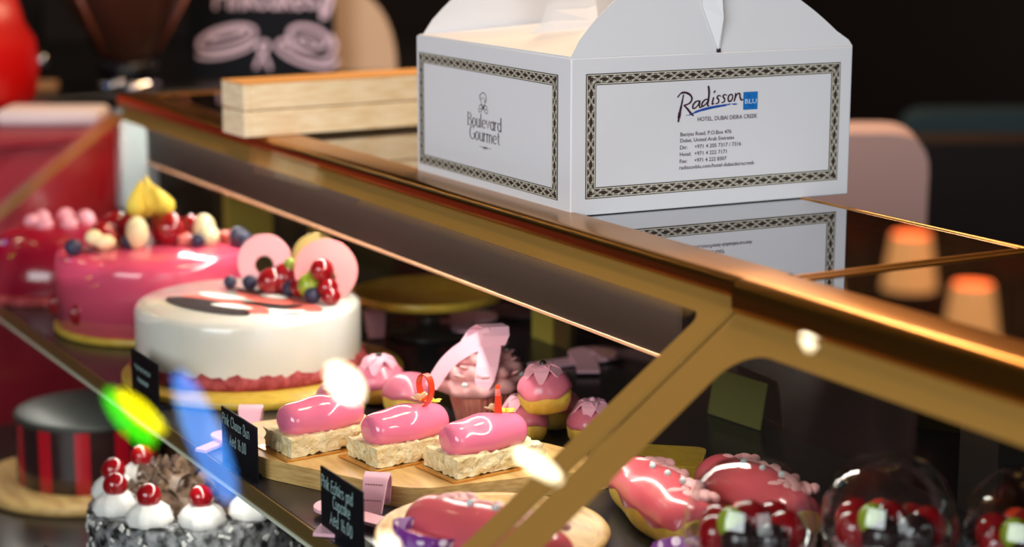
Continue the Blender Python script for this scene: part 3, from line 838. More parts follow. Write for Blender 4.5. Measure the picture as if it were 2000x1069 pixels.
make_choux('choux_bun', 'pink choux bun with dark pearl and petals beside the white cake', (-.588, -.022, ZS + .0004), .5, .0255, 'seed', (0, 0))
make_choux('choux_bun', 'glossy bare pink choux bun behind the red chocolate ring', (-.530, -.018, ZS + .0004), 1.7, .025, None)
make_choux('choux_bun', 'pink choux bun peeking out behind the eclair at the cake end', (-.548, -.082, ZS + .0004), 2.4, .024, None)

# ------------------------------------------------------------------ fondant ribbons
def ribbon_band(mb, size, w_, X=None):
    """awareness ribbon in its own plane (x across, y up): two crossing tails and a folded loop"""
    s = size
    P = sp([(-.42 * s, -.50 * s), (-.18 * s, -.12 * s), (.08 * s, .20 * s), (.19 * s, .36 * s), (.13 * s, .50 * s), (0, .54 * s)], 6)
    Q = [(-x, y) for x, y in P]
    def strip(C, z0, z1):
        pts = []; sd = []
        N = len(C)
        for i, (x, y) in enumerate(C):
            a = C[max(i - 1, 0)]; c = C[min(i + 1, N - 1)]; d = math.hypot(c[0] - a[0], c[1] - a[1])
            q = i / (N - 1); pts.append((x, y, z0 + (z1 - z0) * q))
            sd.append((-(c[1] - a[1]) / d * w_ / 2, (c[0] - a[0]) / d * w_ / 2, .0))
        mb.band(pts, sd, .0028, 0, X)
    strip(P, .0015, .006); strip(Q, .0048, .006)
def flat_ribbon(label, loc, rz, size, tiltx=0):
    t = thing('fondant_ribbon', label, 'sugar ribbon', loc, rz, 'pink fondant ribbons')
    b = MB(); ribbon_band(b, size, size * .30); b.build('ribbon_loop', 'fondant', t)
    if tiltx: t.rotation_euler = (tiltx, 0, rz)
    return t
def curled_ribbon(label, loc, rz, w_, hh, stitched=True):
    """short fondant strip curled into an upright arch"""
    t = thing('fondant_ribbon', label, 'sugar ribbon', loc, rz, 'pink fondant ribbons')
    b = MB()
    pts = [(.016, 0, .0014), (.012, 0, .010), (.0085, 0, hh * .6), (.003, 0, hh * .92), (-.004, 0, hh), (-.010, 0, hh * .86), (-.013, 0, hh * .55), (-.011, 0, .008), (-.014, 0, .0014)]
    P3 = []
    for i in range(len(pts) - 1):
        for k in range(4): P3.append(tuple(Vector(pts[i]).lerp(Vector(pts[i + 1]), k / 4)))
    P3.append(pts[-1])
    b.band(P3, [(0, w_ * (.38 + .14 * p[2] / hh), 0) for p in P3], .0026); b.build('ribbon_strip', 'fondant', t, bevel=.0006)
    if stitched:
        b = MB()
        for zz, xx in ((hh * .80, .0075), (.012, .0128)):
            for k in range(7):
                y = (k - 3) * w_ * .105; b.box(xx + .0004, xx + .0022, y - w_ * .03, y + w_ * .03, zz, zz + .0005)
        b.build('stitching', 'stitch', t)
    return t
curled_ribbon('pink fondant ribbon curled upright behind the Pink Eclairs card', (-.284, -.168, ZS + .0004), R(-40), .021, .030)
flat_ribbon('pink fondant ribbon lying flat, its two tails poking out beside the Pink Eclairs card', (-.268, -.203, ZS + .0004), R(80), .062)
curled_ribbon('pink fondant ribbon curled upright behind the Pink Choux Bun card', (-.553, -.172, ZS + .0004), R(-30), .022, .024, False)
flat_ribbon('pink fondant ribbon lying flat beside the Pink Choux Bun card under the blue glare', (-.520, -.212, ZS + .0004), R(60), .042)
curled_ribbon('pink fondant ribbon curled upright against the back of the white cake', (-.852, .098, ZS + .0004), R(-20), .024, .030, False)
flat_ribbon('pink fondant ribbon lying on the dark shelf behind the cupcake', (-.855, .205, ZS + .0004), R(25), .085)
flat_ribbon('pink fondant ribbon lying at the back, under the end of the dark valance', (-.625, .232, ZS + .0004), R(30), .08)

# ------------------------------------------------------------------ cupcake
t = thing('cupcake', 'pink frosted cupcake with a big fondant ribbon and pearls', 'cupcake', (-.482, .037, ZS + .0004), R(5))
t.scale = (1, 1, .91)
b = MB(); b.lathe([(0, 0), (.024, 0), (.0245, .002), (.0325, .036), (.0318, .036), (.024, .003)], 72, fn=lambda r, z, a: (r * (1 + (.022 if r > .02 else 0) * (1 if int(a / (2 * pi) * 36 * 2 + .5) % 2 else -1)), z), smooth=False)
b.build('paper_wrapper', 'wrapper', t)
b = MB(); b.lathe([(0, .004), (.0235, .004), (.031, .036), (.0325, .041), (.030, .046), (0, .048)], 48); b.build('sponge', 'sponge', t)
b = MB()
tiers = [(.0385, .044, .017), (.0345, .057, .015), (.0265, .069, .013), (.0165, .080, .010)]
for j, (rt, zt, rr) in enumerate(tiers):
    n = 84; mseg = 12; vs = []
    for i in range(n):
        a = 2 * pi * i / n
        for k in range(mseg):
            q = 2 * pi * k / mseg
            ruff = 1 + .22 * sin(9 * a + 2.2 * q + j) * max(0, cos(q - .3))
            r_ = rt - rr * .75 + rr * ruff * cos(q); z = zt + rr * .62 * sin(q) * ruff + .003 * sin(a + j)
            vs.append((r_ * cos(a), r_ * sin(a), z))
    b.add(vs, [(i * mseg + k, ((i + 1) % n) * mseg + k, ((i + 1) % n) * mseg + (k + 1) % mseg, i * mseg + (k + 1) % mseg) for i in range(n) for k in range(mseg)], 0, True)
    b.ball((0, 0, zt), (rt - rr * .5, rt - rr * .5, rr * .5), 0)
rnd = random.Random(5)
for k in range(16):       # piped tufts standing out of the swirl on its far side
    a = R(-70 + 200 * rnd.random()); q = rnd.random(); r_ = .041 - .022 * q; z = .048 + .034 * q
    X = Matrix.Translation((r_ * cos(a), r_ * sin(a), z)) @ Matrix.Rotation(a, 4, 'Z') @ Matrix.Rotation(-.5, 4, 'Y')
    b.ball((0, 0, 0), (.0085, .006, .0022), 0, 10, 6, X)
b.build('frosting_swirl', 'frosting', t)
for k in range(11):
    a = R((20, 55, 80, -20, 5, 35, -55, 65, -100, -35, 100)[k]); z = (.083, .076, .066, .072, .062, .055, .050, .052, .050, .078, .058)[k]
    r_ = .046 - (z - .048) * .80
    b = MB(); b.ball((r_ * cos(a), r_ * sin(a), z), .0028, 0, 12, 8); b.build('sugar_pearl', 'pearl', t)
b = MB()   # the fondant ribbon, leaning on the front of the swirl towards the glass
def rb(x, y, z): return (x, y, z)
tailA = sp([(-.046, .0), (-.030, .026), (-.010, .043), (.012, .054)], 6)
P3 = [(.024 + .006 * (1 - i / 18), p[0], .044 + p[1]) for i, p in enumerate(tailA)]
n3 = len(P3)
def sidev(P3, w0, w1):
    out = []
    for i in range(len(P3)):
        a = Vector(P3[max(i - 1, 0)]); c = Vector(P3[min(i + 1, len(P3) - 1)]); d = (c - a).normalized()
        q = i / (len(P3) - 1); s_ = d.cross(Vector((1, 0, .25))).normalized() * (w0 + (w1 - w0) * q) / 2; out.append(tuple(s_))
    return out
b.band(P3, sidev(P3, .013, .019), .0022)
P4 = [(.041, .004, .040), (.040, .006, .054), (.036, .008, .068), (.028, .010, .084), (.020, .010, .098)]
b.band(P4, [(0, .0035, 0), (0, .009, 0), (0, .0105, 0), (0, .0105, .0), (0, .0105, .0)], .0022)
P5 = [(.027, .012, .088), (.026, .016, .098), (.020, .015, .1055), (.010, .008, .106), (.004, .0, .100), (.006, -.006, .090), (.012, -.010, .080)]
b.band(P5, [(0, .0125, .001)] * 7, .0022)
o = b.build('fondant_ribbon', 'fondant', t); o.rotation_euler = (0, 0, R(-38))

# ------------------------------------------------------------------ white cake
t = thing('layer_cake', 'white glazed cake with red crumb foot and striped berry top', 'cake', (-.770, -.087, ZS + .0101), R(0))
RC = .1185; HC = .069
b = MB(); b.lathe([(0, .002), (RC - .002, .002), (RC - .0005, .008), (RC, .02), (RC, HC - .008), (RC - .0022, HC - .0026), (RC - .008, HC), (0, HC)], 96); b.build('glaze', 'whiteglaze', t)
b = MB(); b.lathe([(RC - .004, 0), (RC + .004, .0), (RC + .0045, .006), (RC + .003, .011), (RC - .002, .0145)], 120,
    fn=lambda r, z, a: (r + (.0016 * sin(37 * a) + .0012 * sin(61 * a + 1)) * (1 if z > .001 else 0), z + (.003 * sin(23 * a) + .002 * sin(47 * a)) * (z > .012))); b.build('crumb_foot', 'redcrumb', t)
view = math.atan2(.487, -.873)                 # away from the viewer
def polar(f, s_): return (f * cos(view) + s_ * sin(view), f * sin(view) - s_ * cos(view))   # f: away, s: towards the right of the picture
b = MB(); rnd = random.Random(3)
top2 = lambda u, v, h: (*polar(v, u), HC + h)
for k, (P0, w_, m_) in enumerate([
        ([(-.015, .038), (.036, -.015), (.082, -.063)], .040, 1), ([(-.069, .012), (-.026, -.020), (.030, -.072)], .040, 1),
        ([(-.083, .002), (-.041, -.036), (.010, -.082)], .042, 0), ([(-.054, .025), (-.030, .006), (-.002, -.006)], .020, 2),
        ([(-.033, -.034), (-.010, -.044), (.012, -.058)], .016, 2), ([(-.005, -.022), (.041, -.044), (.061, -.040)], .014, 0),
        ([(.012, .012), (.028, .002), (.042, -.010)], .018, 2), ([(.030, -.077), (.050, -.074), (.068, -.070)], .012, 2), ([(-.03, .046), (0, .026), (.03, .012)], .010, 0)]):
    P = sp(P0, 10); n = len(P); ws = [w_ * max(.12, sin(pi * i / (n - 1)) ** .6) for i in range(n)]
    b.stroke(P, ws, top2, .0004 + .0003 * k, m_)
b.build('stripes_and_highlights', ['choc_matt', 'coral_matt', 'cream'], t)  # cream strokes paint white highlights among the chocolate and coral stripes
def disc(label_mat, c, r_, tiltdeg, hole, name='chocolate_ring', spin=0):
    b = MB(); n = 40; th = .0022
    ring = [(r_ * cos(2 * pi * k / n), r_ * sin(2 * pi * k / n)) for k in range(n)]
    hl = [(hole[0] + hole[2] * cos(2 * pi * k / n), hole[1] + hole[2] * sin(2 * pi * k / n)) for k in range(n)]
    vs = [(x, y, th / 2) for x, y in ring] + [(x, y, th / 2) for x, y in hl] + [(x, y, -th / 2) for x, y in ring] + [(x, y, -th / 2) for x, y in hl]
    fs = []
    for k in range(n):
        j = (k + 1) % n
        fs += [(k, j, n + j, n + k), (2 * n + j, 2 * n + k, 3 * n + k, 3 * n + j), (k, 2 * n + k, 2 * n + j, j), (n + j, 3 * n + j, 3 * n + k, n + k)]
    X = Matrix.Translation((*polar(c[1], c[0]), HC + c[2])) @ Matrix.Rotation(view + pi + R(spin), 4, 'Z') @ Matrix.Rotation(R(90 - tiltdeg), 4, 'Y') @ Matrix.Rotation(R(90), 4, 'Z')
    b.add(vs, fs, 0, False, X)
    b.build(name, label_mat, t, bevel=.0006)
disc('disc', (.012, .050, .030), .0300, 12, (.0, -.004, .010), spin=-8)
disc('disc_gold', (.064, .092, .026), .027, 14, (.002, -.002, .013), spin=10)
disc('disc', (.082, .006, .029), .0335, 18, (.0, -.008, .0100), spin=12)
def fruit(name, mat, s_, f, z, r_, el=1.0, fn=None):
    b = MB(); b.ball((0, 0, 0), (r_, r_, r_ * el), 0, 16, 10, None, fn)
    o = b.build(name, mat, t); o.location = (*polar(f, s_), HC + z)
    return o
for s_, f, r_ in ((-.026, .052, .0072), (-.004, .046, .0082), (.044, .010, .0088), (.070, -.022, .0088), (.012, .040, .0070), (.034, .028, .0075)):
    fruit('blueberry', 'blueberry', s_, f, r_ * .95, r_)
for s_, f, r_, el in ((.022, .022, .0150, 1.0), (.036, .024, .0145, 1.2), (.056, .004, .0125, 1.0), (.090, -.030, .0105, .9)):
    fruit('strawberry', 'berry', s_, f, r_ * el * .92, r_, el)
for s_, f, z, r_ in ((.066, -.012, .016, .0125), (.073, -.010, .026, .0095), (.043, .022, .032, .007)):
    fruit('green_grape', 'lime', s_, f, z, r_, 1.1)
for s_, f, z, r_ in ((.080, -.018, .034, .0125), (.086, -.022, .016, .0115)):
    fruit('cherry', 'berry', s_, f, z, r_)

# ------------------------------------------------------------------ bright pink cake behind
t = thing('layer_cake', 'bright pink glazed cake topped with physalis and strawberries, behind the white cake', 'cake', (-1.027, -.100, ZS + .0101))
RC = .1145; HC = .084
b = MB(); b.lathe([(0, 0), (RC, 0), (RC, HC - .012), (RC - .003, HC - .004), (RC - .012, HC), (0, HC)], 96); b.build('glaze', 'pinkcake', t)
b = MB(); rnd = random.Random(8)
for k in range(26):
    if k % 3: continue
    a = 2 * pi * k / 26; b = MB(); b.ball((RC * cos(a), RC * sin(a), .018 + .004 * (k % 2)), (.005, .009, .012), 0, 10, 7); b.build('raspberry_half', 'berry', t)
for s_, f, r_ in ((-.055, -.02, .016), (-.05, .03, .018), (-.030, .02, .018), (.015, .02, .018), (.004, .035, .016), (.035, .05, .014)):
    fruit('strawberry', 'berry', s_, f, r_ * .9, r_, 1.15)
for s_, f, r_ in ((-.082, -.055, .010), (.095, .015, .011), (.105, -.005, .010), (-.03, -.012, .008), (.05, .0, .008)):
    fruit('blueberry', 'blueberry', s_, f, r_ * .9, r_)
for s_, f, z, r_, el in ((-.062, -.03, .016, .012, .8), (-.050, -.035, .012, .012, .7), (.055, .02, .018, .013, 1.3), (.062, .012, .010, .012, 1.0), (-.018, -.01, .018, .013, 1.5)):
    fruit('white_chocolate_curl', 'ivory', s_, f, z, r_, el)
for s_, f, z, q in ((-.024, .02, .045, -.3), (-.010, .03, .048, .1), (.006, .03, .044, .5), (-.016, .04, .04, 0)):
    b = MB(); b.lathe([(0, -.014), (.009, -.010), (.012, 0), (.008, .014), (.003, .026), (0, .032)], 10, fn=lambda r, z_, a: (r * (1 + .15 * cos(5 * a)), z_))
    o = b.build('physalis', 'husk', t); o.location = (*polar(f, s_), HC + z); o.rotation_euler = (q, q * .4, 0)
b = MB()
for s_, f in ((.03, .02), (.055, .045), (.085, .03), (-.06, .045)):
    x, y = polar(f, s_); b = MB(); b.box(x - .016, x + .016, y - .010, y + .010, HC + .0, HC + .012); b.build('coral_jelly', 'coral', t, bevel=.003)

# dark red glazed dome cake at the far end of the shelf
t = thing('dome_cake', 'dark red glossy dome cake at the far end of the shelf', 'cake', (-1.285, -.135, ZS + .0004))
b = MB(); b.lathe([(0, 0), (.105, 0), (.112, .012), (.11, .04), (.095, .066), (.065, .082), (.03, .088), (0, .089)], 64); b.build('glaze', 'velvet', t)
b = MB(); b.lathe([(.100, .0), (.116, .0), (.118, .006), (.112, .012)], 64); b.build('crumb_foot', 'redcrumb', t)
b = MB()
for k in range(7):
    a = 2 * pi * k / 7; b.ball((.035 * cos(a), .035 * sin(a), .088), (.011, .011, .010), 0)
b.build('cream_rosettes', 'petal', t)

# ------------------------------------------------------------------ lower shelf cakes
t = thing('layer_cake', 'red and black striped cake with dark glossy top on the lower shelf', 'cake', (-1.107, -.16, -.4175))
RC = .09; HC = .080; n = 96
b = MB(); b.lathe([(0, 0), (RC, 0), (RC, .02), (RC, .05), (RC, HC - .003)], n, ms=lambda i, k: 1 if (k % 8) in (0, 1, 2) and i > 0 else 0); b.build('striped_side', ['choc', 'stripe_red'], t)
b = MB(); b.lathe([(RC + .0015, HC - .004), (RC + .002, HC), (RC - .004, HC + .003), (0, HC + .0035)], n); b.build('glossy_top', 'darkglaze', t)

t = thing('layer_cake', 'chocolate forest cake with cream dollops, cherries and shavings, below the shelf edge', 'cake', (-.69, -.18, -.4195))
RC = .108; HC = .093
b = MB(); b.lathe([(0, 0), (RC, 0), (RC, .03), (RC, HC - .006), (RC - .006, HC), (0, HC)], 96, fn=lambda r, z, a: (r * (1 + .008 * sin(31 * a + 90 * z) + .006 * sin(53 * a)), z)); b.build('flaked_side', 'bf', t)
for k in range(10):
    a = 2 * pi * k / 10 + .35
    b = MB(); b.lathe([(.021, 0), (.0235, .006), (.019, .014), (.012, .020), (0, .023)], 28, fn=lambda r, z, q: (r * (1 + .07 * sin(8 * q + 120 * z)), z))
    o = b.build('cream_dollop', 'cream', t); o.location = (.084 * cos(a), .084 * sin(a), HC - .001)
    b = MB(); b.ball((0, 0, 0), .0125, 0)
    b2 = b.build('cherry', 'berry', o); b2.location = (0, 0, .027)
b = MB(); rnd = random.Random(12)
for k in range(170):
    a = rnd.uniform(0, 2 * pi); r_ = .068 * math.sqrt(rnd.random()); z = HC + .028 * (1 - (r_ / .075) ** 2) + rnd.uniform(-.004, .012)
    X = Matrix.Translation((r_ * cos(a), r_ * sin(a), z)) @ Matrix.Rotation(rnd.uniform(0, 6), 4, 'Z') @ Matrix.Rotation(rnd.uniform(-1, 1), 4, 'X')
    L = rnd.uniform(.006, .016)
    b.band([(L * cos(q) * .8, L * sin(q) * .35, L * .3 * sin(2 * q)) for q in [R(20 * i) for i in range(8)]], (0, .001, .004), .0008, 0, X)
b.lathe([(.072, HC), (.06, HC + .014), (.03, HC + .026), (0, HC + .029)], 32)
b.build('chocolate_shavings', 'shaving', t)['kind'] = 'stuff'
b = MB()
for k in range(240):
    a = rnd.uniform(0, 2 * pi); z = rnd.uniform(.004, HC); r_ = RC + .001
    X = Matrix.Translation((r_ * cos(a), r_ * sin(a), z)) @ Matrix.Rotation(a, 4, 'Z') @ Matrix.Rotation(rnd.uniform(0, 3), 4, 'X')
    b.box(-.0006, .0008, -.0028, .0028, -.0014, .0014, 0, X)
b.build('coconut_flakes', 'cream', t)['kind'] = 'stuff'
b = MB(); b.box(0, .075, 0, .0015, 0, .04); o = b.build('price_card', 'slate'); o.location = (-.80, -.315, TOP - .4295); o.rotation_euler = (R(-12), 0, R(10))
tag(o, 'small tilted black card on the lower shelf before the striped cake', 'price card')
b = MB(); b.prism(roundpoly([(-.04, -.03), (.04, -.03), (.04, .03), (-.04, .03)], .006), 0, .0012); o = b.build('doily', 'yellow_note'); o.location = (-.79, -.285, TOP - .4297)
tag(o, 'small yellow paper on the lower shelf beside the chocolate forest cake', 'paper doily')

# ------------------------------------------------------------------ bowl with the long piped eclair
t = thing('wooden_plate', 'round wooden dish under the piped pink eclair at the mullion', 'dish', (-.155, -.130, ZS + .0004))
b = MB(); b.lathe([(0, 0), (.078, 0), (.088, .006), (.092, .014), (.090, .0165), (.086, .0150), (.078, .0085), (0, .007)], 72); b.build('dish_body', 'bamboo', t)
def piped_eclair(label, loc, rz, L, group):
    t = thing('piped_eclair', label, 'eclair', loc, rz, group)
    r = .0275
    b = MB(); capsule(b, L, r, .86, flatb=-.75, nu=44, nv=30); b.build('choux_shell', 'choux', t)
    b = MB(); capsule(b, L - .002, r * 1.03, .95, flatb=-.02, nu=44, nv=30, fn=lambda p: (p[0], p[1], p[2] + .003 * sin(p[0] * 120) * (p[2] < .004)))
    o = b.build('pink_icing', 'icing_red', t); o.location = (0, 0, r * .70)
    zt = r * (.75 * .86 + .9) - .001
    rnd = random.Random(int(L * 1e4))
    b = MB()
    n = 11
    for k in range(n):
        x = (.10 + .90 * k / (n - 1) - .5) * (L - .035); yy = .011 + .005 * sin(k * 2.1)
        for j in range(3):
            X = Matrix.Translation((x + rnd.uniform(-.003, .003), yy - .003 + (j - 1) * .0075, zt - .0003)) @ Matrix.Rotation(rnd.uniform(-1, 1), 4, 'Z') @ Matrix.Rotation(rnd.uniform(-.6, .6), 4, 'X')
            b.ball((0, 0, 0), (.0085, .0050, .0040), 0, 10, 7, X)
    b.build('piped_frosting', 'frosting', t)
    for k in range(3):
        b = MB(); b.ball(((k - .6) * .022, .004 * (k - 1), zt + .007), .0028, 0); b.build('sugar_pearl', 'pearl', t)
    return t
piped_eclair('large pink piped eclair on the wooden dish, crossing behind the mullion', (-.097, -.166, ZS + .009), R(18), .150, 'piped pink eclairs')
piped_eclair('large pink piped eclair beyond the mullion, before the yellow board', (-.130, .012, ZS + .0004), R(-12), .150, 'piped pink eclairs')
piped_eclair('large pink piped eclair nearest the dessert cups', (-.105, .085, ZS + .0004), R(-4), .140, 'piped pink eclairs')
b = MB(); b.prism(roundpoly([(-.05, -.03), (.05, -.03), (.05, .03), (-.05, .03)], .012), 0, .016)
o = b.build('serving_board', 'bamboo_y', None, bevel=.002); o.location = (-.265, .085, TOP + ZS + .0003); o.rotation_euler = (0, 0, R(50))
tag(o, 'yellow wooden board standing behind the pink eclairs beyond the mullion', 'serving board')
def paper_case(label, loc, rz, tilt):
    t = thing('paper_case', label, 'paper case', loc, rz, 'purple polka dot paper cases')
    t.rotation_euler = (tilt[0], tilt[1], rz)
    b = MB(); b.lathe([(0, 0), (.018, 0), (.019, .001), (.026, .026), (.0254, .026), (.0184, .002), (0, .0015)], 64, fn=lambda r, z, a: (r * (1 + (.035 if r > .017 else 0) * sin(16 * a)), z))
    b.build('fluted_case', 'purple', t)
    b = MB(); b.lathe([(0, .003), (.018, .003), (.0225, .016), (.016, .020), (0, .021)], 32); b.build('filling', 'icing', t)
    return t
paper_case('purple polka dot paper case leaning on the piped eclair', (-.118, -.211, ZS + .0148), .4, (-.20, .12))
paper_case('purple polka dot paper case beyond the mullion', (-.020, -.040, ZS + .0004), .9, (0, .0))

# back-of-shelf round plate, added in place of a cake board's reflection
t = thing('board_reflection_plate', 'round yellow plate on a dark foot, added for a reflected cake board, behind the cupcake ribbon', 'reflection stand-in', (-.83, .155, ZS + .0004))
b = MB(); b.lathe([(0, 0), (.045, 0), (.045, .004), (.014, .008), (.012, .034), (.03, .040), (0, .040)], 40); b.build('foot', 'dark', t)
b = MB(); b.lathe([(0, .040), (.075, .040), (.085, .044), (.086, .052), (.083, .053), (.074, .047), (0, .046)], 64); b.build('plate', 'bamboo_y', t)

# ------------------------------------------------------------------ dessert cups under domes
def dessert_cup(label, loc, r, h, seed):
    t = thing('dessert_cup', label, 'dessert cup', loc, 0, 'domed dessert cups')
    b = MB(); b.lathe([(0, 0), (r * .75, 0), (r * .80, .004), (r, h), (r * .975, h), (r * .77, .006), (0, .004)], 48); b.build('cup', 'cupglass', t)
    b = MB(); b.lathe([(0, .0065), (r * .76, .0065), (r * .92, h * .78), (r * .6, h * .86), (0, h * .88)], 40, ms=lambda i, k: 1 if i < 1 else 0); b.build('mousse', ['petal', 'frosting'], t)
    rnd = random.Random(seed)
    for k in range(8):
        a = 2 * pi * k / 7; rr = r * .55 if k < 7 else 0
        q = rnd.uniform(.012, .015)
        b = MB(); b.ball((rr * cos(a), rr * sin(a), h * .88 + q * .75 + (.006 if k == 7 else 0)), (q, q, q * 1.1), 0)
        b.build('strawberry' if k % 3 else 'blueberry', ('berry' if k % 3 else 'choc') if k != 3 else 'curl', t)
    b = MB(); b.ball((r * .2, -r * .5, h * .95 + .018), (.010, .010, .012), 0); b.build('lime_slice', 'lime', t)
    b = MB(); b.lathe([(r * 1.03, h - .002), (r * 1.04, h + .003), (r * .98, h + .020), (r * .82, h + .038), (r * .55, h + .050), (r * .2, h + .055), (0, h + .0555)], 48)
    b.build('dome_lid', 'cupglass', t)
    return t
dessert_cup('domed dessert cup with lime and red berries, nearest the mullion', (.050, -.035, ZS + .0004), .046, .056, 1)
dessert_cup('domed dessert cup of dark berries, second from the mullion', (.100, .049, ZS + .0004), .047, .060, 2)
dessert_cup('domed dessert cup with berries, third and farthest from the mullion', (.150, .134, ZS + .0004), .047, .050, 3)
b = MB(); b.box(0, .075, 0, .0015, 0, .045); o = b.build('price_card', 'olive_note'); o.location = (-.395, .240, TOP + ZS + .0009); o.rotation_euler = (R(-10), 0, R(6))
tag(o, 'olive yellow card at the back beyond the mullion', 'price card')

# ------------------------------------------------------------------ on and behind the case top
t = thing('wooden_crate', 'long shallow pale pine crate on the glass top behind the cake box', 'crate', (-.908, -.032, .0048), R(2))
CL, CW = .062, .285
b = MB(); th = .010
for z0, z1, nm in ((.030, .0585, 'upper_slats'), (0, .0285, 'lower_slats')):
    b = MB(); b.box(-CL, 0, 0, th, z0, z1); b.box(-CL, 0, CW - th, CW, z0, z1); b.box(-th, 0, th, CW - th, z0, z1); b.box(-CL, -CL + th, th, CW - th, z0, z1)
    if z0 == 0: b.box(-CL + .01, -.01, .01, CW - .01, 0, .006)
    b.build(nm, 'crate', t, bevel=.0012)
b = MB(); b.box(-CL, 0, 0, CW, .0587, .0605); b.build('lid', 'crate_edge', t)

# chalkboard sign
t = thing('chalkboard_sign', 'black chalkboard sign with pink chalked cakes standing behind the pine crate', 'sign', (-2.225, .380, -.0598), math.atan2(.229, .128))
sgw = .262
b = MB(); b.box(0, sgw, -.003, .006, 0, .24); b.build('board', 'slate', t, bevel=.001)
b = MB()
fm = lambda u, v, h: (u, -.003 - h, v)
def sg(x, y): return ((x - 368) / 1095, (151 - y) / 1065 + .002)
def SS(P, w_, m=0, h=.0006): b.stroke(sp([sg(*p) for p in P], 6), w_ / 1350, fm, h, m, 5)
def ell(cx, cy, rx, ry, a0=0, a1=360, rot=0, n=30):
    return [(cx + rx * cos(R(a)) * cos(R(rot)) - ry * sin(R(a)) * sin(R(rot)), cy + rx * cos(R(a)) * sin(R(rot)) + ry * sin(R(a)) * cos(R(rot))) for a in [a0 + (a1 - a0) * k / n for k in range(n + 1)]]
SS(ell(444, 80, 57, 21, rot=-14), 10); SS(ell(446, 75, 38, 8, rot=-13), 8); SS(ell(442, 96, 60, 16, 20, 165, rot=-13), 8)
SS(ell(604, 78, 38, 20, 150, 395, rot=14), 11); SS([(566, 86), (580, 104), (610, 118), (640, 120), (656, 96), (648, 76)], 10); SS(ell(603, 88, 20, 10, rot=14), 9)
SS([(566, 82), (548, 86), (544, 98), (566, 116), (604, 130), (640, 134), (660, 124)], 10); SS([(558, 92), (590, 112), (630, 122)], 6)
SS([(500, 134), (508, 116), (522, 100), (524, 90), (514, 86), (506, 92), (510, 106), (520, 120), (526, 136)], 9)
SS([(632, 40), (634, 14), (642, -4), (650, 4), (646, 20), (638, 38)], 11)
write(b, 'Pinkcakes.', sg(421, 19)[0], sg(421, 21)[1], .056, .0062, fm, .0006, 0, (sg(626, 0)[0] - sg(421, 0)[0]) / (.056 * width_of('Pinkcakes.')), slant=.1, jit=.02, seed=4)
b.build('chalk_drawing', 'chalk_pink', t)
b = MB(); b.box(.05, sgw - .05, .006, .012, 0, .11); b.box(.05, sgw - .05, .012, .07, 0, .004); b.build('easel_foot', 'slate', t)

# pale rounded paddle behind the sign
b = MB(); b.prism([(.092 * cos(R(6 * k)), .150 * sin(R(6 * k)) ** .9) for k in range(31)], -.008, .008)
o = b.build('paddle_board', 'paddle', None, bevel=.003); o.location = (-2.170, .664, TOP - .0592); o.rotation_euler = (R(86), 0, R(60))
tag(o, 'pale rounded wooden paddle standing behind the chalkboard sign', 'serving board')

# coffee corner beyond the far end of the case
CT = -.0598
t = thing('back_counter', 'dark counter carrying the coffee grinder and chalkboard sign', 'counter', (-2.55, .35, -TOP))
b = MB(); b.box(-.55, .52, -.95, .90, .0, TOP - .085); b.build('counter_body', 'dark', t)
b = MB(); b.box(-.58, .54, -.98, .93, TOP - .085, TOP - .06); b.build('counter_top', 'black', t, bevel=.004)
t = thing('side_cabinet', 'maroon cabinet just past the end of the case, under the white cloth', 'cabinet', (-1.74, -.31, -TOP))
b = MB(); b.box(-.20, .20, -.55, .34, .0, TOP - .075); b.build('cabinet_body', 'red_counter', t)
b = MB(); b.box(-.21, .21, -.20, .35, TOP - .075, TOP - .06); b.build('cabinet_top', 'red_counter', t, bevel=.003)
b = MB(); b.box(-.075, .075, -.045, .045, 0, .024); o = b.build('folded_cloth', 'whitecloth', None, bevel=.010); o.location = (-1.665, -.030, TOP + CT); o.rotation_euler = (0, 0, R(61))
tag(o, 'white folded cloth lying past the end of the case', 'cloth')
t = thing('coffee_grinder', 'coffee grinder with smoked brown hopper and black collar', 'coffee grinder', (-2.10, .225, CT))
b = MB(); b.lathe([(0, 0), (.055, 0), (.055, .008), (.045, .012), (.042, .020), (0, .020)], 40); b.build('chrome_base', 'chrome', t)
b = MB(); b.lathe([(0, .020), (.048, .020), (.050, .024), (.050, .042), (.045, .046), (0, .046)], 40); b.build('collar', 'black', t)
b = MB(); b.lathe([(.040, .046), (.052, .060), (.112, .17), (.118, .24), (.115, .24), (.048, .062), (.036, .048)], 48); b.build('hopper', 'hopper', t)
for a_ in (-62, 60):
    b = MB(); b.tube([(.0525 * cos(R(a_)), .0525 * sin(R(a_)), .061), (.113 * cos(R(a_)), .113 * sin(R(a_)), .17)], .004); b.build('hopper_seam', 'hopper_rim', t)
b = MB(); b.ball((.05, -.03, .012), .011, 0); b.build('grind_knob', 'chrome', t)
t = thing('coffee_machine', 'black coffee machine with chrome knob beside the grinder', 'coffee machine', (-2.46, -.02, CT), R(25))
b = MB(); b.box(-.16, .16, -.13, .13, .05, .30); b.build('housing', 'black', t, bevel=.012)
b = MB(); b.box(-.16, .16, -.16, .13, .0, .03); b.build('drip_tray', 'black', t, bevel=.004)
b = MB(); b.ball((.175, .10, .030), .013, 0); b.build('chrome_knob', 'chrome', t)
b = MB(); b.box(-.06, .06, -.06, .06, .03, .05); b.build('group_head', 'dark', t)
b = MB(); b.box(-.032, .032, -.018, .018, 0, .017); o = b.build('wooden_block', 'beech', None, bevel=.002); o.location = (-2.12, .075, TOP + CT + .0); o.rotation_euler = (0, 0, R(62))
tag(o, 'small pale wooden block between coffee machine and grinder', 'wooden block')
t = thing('red_canister', 'big glossy red rounded canister past the end of the case', 'canister', (-1.849, -.135, CT + .001), 0)
